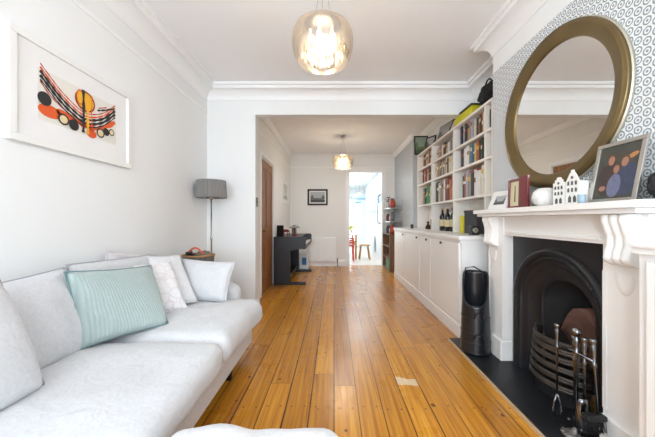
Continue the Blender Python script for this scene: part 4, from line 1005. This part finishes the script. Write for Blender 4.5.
g = thing('storage_box', (-.66, 6.62, 0), 'white box with blue label on the floor beyond the piano', 'box')
obj('body', G().box(-.80, -.58, 6.56, 6.78, .04, .40, bev=.006), mat('white_card', (226, 230, 234), .6), g)
obj('base', G().box(-.82, -.56, 6.54, 6.80, .001, .04), BLACK, g)
obj('blue_label', G().box(-.72, -.62, 6.555, 6.5595, .14, .30), mat('blue_print', (52, 110, 160), .5), g, label='blue label')
framed('photo_frame', (-1.03, 5.20, .8506), (1, -.3, 0), .13, (0, .25, 1), .21, .014, .012, BLACK, [BLACK]*3, 'small black framed photo standing at the near end of the piano', cat='photo frame')
RED = mat('dark_red_lacquer', (128, 44, 40), .4)
t = thing('table_lamp', (-.74, 5.45, .8505), 'small lamp with red base and grey dome shade on the piano', 'lamp')
obj('base', G().lathe([(0, 0), (.06, 0), (.06, .012), (.02, .03), (.012, .05), (.012, .15), (0, .15)], -.74, 5.45, 20, cz=.8505), RED, t)
obj('shade', G().lathe([(.012, .21), (.06, .19), (.11, .155), (.107, .153), (.058, .183), (.010, .2)], -.74, 5.45, 24, cz=.8505), mat('grey_metal_shade', (150, 148, 146), .5), t)
t = thing('toy_horse', (-.88, 5.33, .8505), 'dark red carved toy horse on the piano beside the black photo', 'ornament')
g = G().tube([(-.93, 5.33, .95), (-.88, 5.33, .955), (-.83, 5.33, .95)], [.024, .028, .024], 10); obj('body', g, RED, t)
for x in (-.92, -.845):
    for y in (5.318, 5.342): obj('leg', G().tube([(x, y, .94), (x, y, .851)], .007, 6), RED, t)
obj('head', G().tube([(-.925, 5.33, .955), (-.945, 5.33, 1.01), (-.955, 5.33, 1.03), (-.985, 5.33, 1.01)], [.02, .016, .017, .010], 8), RED, t)
obj('tail', G().tube([(-.83, 5.33, .955), (-.81, 5.33, .93), (-.808, 5.33, .90)], .006, 6), RED, t)
rd = thing('radiator', (-.32, 7.2, .1), 'white panel radiator on the far wall below the small dark picture', 'radiator')
g = G().box(-.62, .05, 7.19, 7.205, .13, .72, bev=.004)
for i in range(16): g.box(-.60+i*.04, -.585+i*.04, 7.184, 7.19, .16, .69, bev=.003)
obj('panel', g, TRIM, rd)
obj('top_grille', G().box(-.62, .05, 7.205, 7.25, .705, .72), TRIM, rd)
obj('valve', G().lathe([(0, 0), (.014, 0), (.014, .04), (.02, .045), (.02, .10), (0, .105)], .085, 7.20, 12, cz=.12), CHROME, rd)
obj('pipe', G().tube([(.085, 7.20, .002), (.085, 7.20, .12)], .009), mat('dark_pipe', (90, 86, 80), .4, metal=.6), rd)
framed('framed_print', (-.66, YF-.024, 1.516), (1, 0, 0), .505, (0, 0, 1), .405, .045, .022, mat('dark_brown_frame', (40, 26, 20), .5), inks, 'dark framed grey landscape picture on the far wall above the radiator', matm=mat('mount_card', (240, 239, 237)), mw=.028, artmesh=landscape)
framed('framed_print', (XLR+.024, 6.16, 1.50), (0, 1, 0), .70, (0, 0, 1), .56, .03, .022, mat('white_frame_paint', (240, 239, 235), .4), [mat('pale_wash', (206, 206, 202)), mat('pale_wash_grey', (180, 182, 182)), mat('pale_wash_light', (222, 222, 218))], 'white framed picture on the left wall above the piano', matm=mat('mount_card', (240, 239, 237)), mw=.08, artmesh=landscape)
# open rack at the far right end
rk = thing('storage_rack', (1.36, 6.75, 0), 'narrow open rack of brown wood standing between cabinets and kitchen doorway', 'rack')
obj('side_panel', G().box(1.21, XRR-.01, 6.36, 6.385, .001, .82), BROWN, rk)
obj('side_panel', G().box(1.21, XRR-.01, 7.215, 7.24, .001, .82), BROWN, rk)
RZ = (.03, .30, .56, .82, 1.12, 1.42)
for z in RZ[:3]: obj('shelf', G().box(1.21, XRR-.01, 6.3855, 7.2145, z-.02, z), BROWN, rk)
obj('shelf', G().box(1.20, XRR-.01, 6.36, 7.24, .8205, .84), BROWN, rk)
for z in RZ[4:]: obj('shelf', G().box(1.23, XRR-.01, 6.38, 7.22, z-.012, z), CHROME, rk)
for x in (1.235, 1.49):
    for y in (6.39, 7.21): obj('post', G().tube([(x, y, .8405), (x, y, 1.60)], .007), CHROME, rk)
items = [(.03, 'crate', (46, 130, 92), 'green crate on the lowest shelf of the narrow rack'), (.30, 'jar', (150, 70, 44), 'rust coloured jar on the rack shelf above the green crate'), (.30, 'jar', (222, 216, 204), 'white jar on the rack shelf above the green crate'),
         (.56, 'jar', (60, 50, 44), 'dark jar on the rack shelf below the wooden top'), (.56, 'jar', (206, 178, 120), 'straw coloured jar on the rack shelf below the wooden top'),
         (.84, 'jar', (196, 60, 40), 'red jar on the wooden top of the narrow rack'), (.84, 'jar', (230, 228, 222), 'white jar on the wooden top of the narrow rack'), (.84, 'jar', (88, 90, 94), 'grey jar on the wooden top of the narrow rack'),
         (1.12, 'jar', (110, 112, 118), 'slate grey jar on the lower wire shelf of the rack'), (1.12, 'jar', (236, 232, 224), 'white jar on the lower wire shelf of the rack'), (1.12, 'jar', (120, 58, 40), 'brown jar on the lower wire shelf of the rack'),
         (1.42, 'pot', (170, 66, 46), 'brick red pot on the top wire shelf of the rack'), (1.42, 'pot', (52, 54, 52), 'black pot on the top wire shelf of the rack'), (1.42, 'pot', (206, 204, 198), 'pale grey pot on the top wire shelf of the rack')]
cnt = {}
for z, k, c, l in items:
    i = cnt.get(z, 0); cnt[z] = i+1
    if k == 'crate': obj('crate', G().box(1.23, 1.45, 6.42, 6.9, z+.001, z+.22, bev=.008), mat('green_plastic', c, .5), label=l, cat='crate'); continue
    y = 6.50+.25*i; x = 1.30+.03*(i % 2); r = .05 if k == 'jar' else .07; hh = .15+.03*((i+int(z*10)) % 3)
    t = thing(k, (x, y, z+.001), l, k)
    obj('body', G().lathe([(0, 0), (r*.85, 0), (r, hh*.2), (r, hh*.7), (r*.7, hh*.85), (r*.7, hh*.88), (0, hh*.88)], x, y, 16, cz=z+.001), mat('glaze_%d_%d_%d' % c, c, .35), t)
    obj('lid', G().lathe([(r*.72, hh*.881), (r*.72, hh*.95), (r*.3, hh), (0, hh)], x, y, 16, cz=z+.001), mat('jar_lid', (70, 60, 52), .5), t)
# flowers on the top wire shelf
t = thing('potted_plant', (1.36, 7.12, 1.421), 'dark leafy potted plant on the top wire shelf of the rack', 'plant')
obj('pot', G().lathe([(0, 0), (.04, 0), (.05, .09), (.045, .09), (.036, .01), (0, .01)], 1.33, 7.13, 16, cz=1.421), mat('white_card', (226, 230, 234)), t)
g = G()
for i in range(40):
    a = random.uniform(0, 2*PI); r = random.uniform(.02, .09); zz = random.uniform(1.52, 1.72); p = Vector((1.33+r*math.cos(a)*.9, 7.12+r*math.sin(a)*.6, zz)); d = Vector((math.cos(a), math.sin(a), .4)).normalized()*.04; s = Vector((-math.sin(a), math.cos(a), 0))*.014
    g.quad([p-d, p+s, p+d, p-s])
g.tube([(1.33, 7.13, 1.44), (1.33, 7.13, 1.66)], .004, 5)
obj('leaves', g, mat('dark_leaf', (48, 66, 52), .5, vary=.3), t)

# ------------------------------------------------------------------ kitchen furniture
st = thing('stool', (.88, 8.6, 0), 'light oak stool with four splayed legs in the kitchen beyond', 'stool')
obj('seat', G().box(.74, 1.05, 8.42, 8.76, .40, .435, bev=.01), OAK, st)
for sx in (-1, 1):
    for sy in (-1, 1): obj('leg', G().tube([(.895+sx*.10, 8.59+sy*.11, .40), (.895+sx*.15, 8.59+sy*.16, .001)], .017), OAK, st)
tb = thing('dining_table', (.3, 9.0, 0), 'oak dining table with pale top at the left of the kitchen doorway', 'table')
obj('tabletop', G().box(-.6, .70, 8.45, 10.1, .70, .735, bev=.006), mat('pale_table_top', (236, 226, 214), .35), tb)
for x in (-.5, .64):
    for y in (8.55, 10.0): obj('leg', G().box(x-.03, x+.03, y-.03, y+.03, .001, .6995, bev=.004), OAK, tb)
rc = thing('dining_chair', (.5, 8.5, 0), 'red painted dining chair tucked at the kitchen table', 'chair')
RP = mat('bright_red_paint', (206, 44, 44), .4)
obj('seat', G().box(.32, .56, 8.06, 8.40, .43, .46, bev=.01), RP, rc)
for x in (.335, .545):
    obj('leg', G().box(x-.015, x+.015, 8.37, 8.40, .001, .4295), RP, rc); obj('leg', G().box(x-.015, x+.015, 8.06, 8.09, .001, .4295), RP, rc)
    obj('back_post', G().box(x-.015, x+.015, 8.06, 8.09, .4605, .66), RP, rc)
for z in (.50, .56, .62): obj('back_slat', G().box(.3505, .5295, 8.065, 8.085, z, z+.04), RP, rc)
t = thing('flower_vase', (.5, 8.75, .7355), 'vase of yellow green flowers on the kitchen table', 'flowers')
obj('vase', G().lathe([(0, 0), (.045, 0), (.05, .08), (.03, .12), (.027, .12), (0, .02)], .53, 8.72, 16, cz=.7356), GLASSC, t)
g = G()
for i in range(26):
    tt = bmesh.new(); bmesh.ops.create_icosphere(tt, subdivisions=1, radius=.028)
    g.merge(tt, 0, Matrix.Translation((.53+random.uniform(-.1, .1), 8.72+random.uniform(-.08, .08), .92+random.uniform(-.06, .06))))
for i in range(6): g.tube([(.53+.01*(i-3), 8.72, .76), (.53+.02*(i-3), 8.72, .9)], .003, 4)
obj('blooms', g, mat('yellow_green_petals', (196, 206, 70), .6, vary=.3), t)
PB = mat('pale_blue_shade', (140, 170, 190), .4)
for i, (x, y, z) in enumerate(((.78, 9.0, 1.80), (.80, 10.6, 1.78))):
    t = thing('kitchen_pendant', (x, y, z), ('nearer', 'farther')[i]+' of two pale blue pendant shades over the kitchen table', 'pendant lamp')
    obj('shade', G().lathe([(.23, 0), (.20, .07), (.12, .14), (.05, .17), (.03, .20), (.028, .2), (.045, .165), (.115, .135), (.195, .066), (.225, 0)], x, y, 28, cz=z), PB, t)
    obj('cord', G().tube([(x, y, z+.2), (x, y, 2.52 if i < 0 else 2.75)], .004, 5), STEEL, t)
# rooflight bars carry the cords
g = G()
for y in (8.0, 8.985, 9.8, 10.585, 11.17): g.box(-.45, 1.05, y, y+.03, 2.55, 2.60)
for x in (-.45, 1.02): g.box(x, x+.03, 8.0, 11.2, 2.55, 2.60)
struct('window_2', g, TRIM)
framed('framed_print', (KXR-.026, 9.10+1.2, 1.30), (0, -1, 0), 1.3, (0, 0, 1), .58, .03, .022, mat('pale_grey_frame', (196, 200, 202)), [mat('pale_print', (200, 208, 210)), mat('pale_print_mid', (160, 170, 176)), mat('pale_print_light', (222, 226, 226))], 'pale framed print on the right wall of the kitchen', matm=mat('mount_card', (240, 239, 237)), mw=.05, artmesh=landscape)
framed('wall_mirror', (KXR-.034, 8.45, 1.05), (0, -1, 0), .80, (0, 0, 1), .82, .05, .03, mat('grey_mirror_frame', (130, 132, 134)), [mat('silvered_glass', (236, 236, 234))], 'grey framed mirror on the kitchen wall nearest the doorway', cat='mirror')
rd = thing('radiator', (1.24, 9.1, .1), 'white radiator low on the kitchen right wall behind the stool', 'radiator')
obj('panel', G().box(KXR-.07, KXR-.03, 9.0, 9.9, .15, .65, bev=.006), mat('radiator_white', (226, 230, 232), .4), rd)
obj('bracket', G().box(KXR-.0295, KXR-.001, 9.2, 9.24, .3, .5).box(KXR-.0295, KXR-.001, 9.66, 9.70, .3, .5), TRIM, rd)
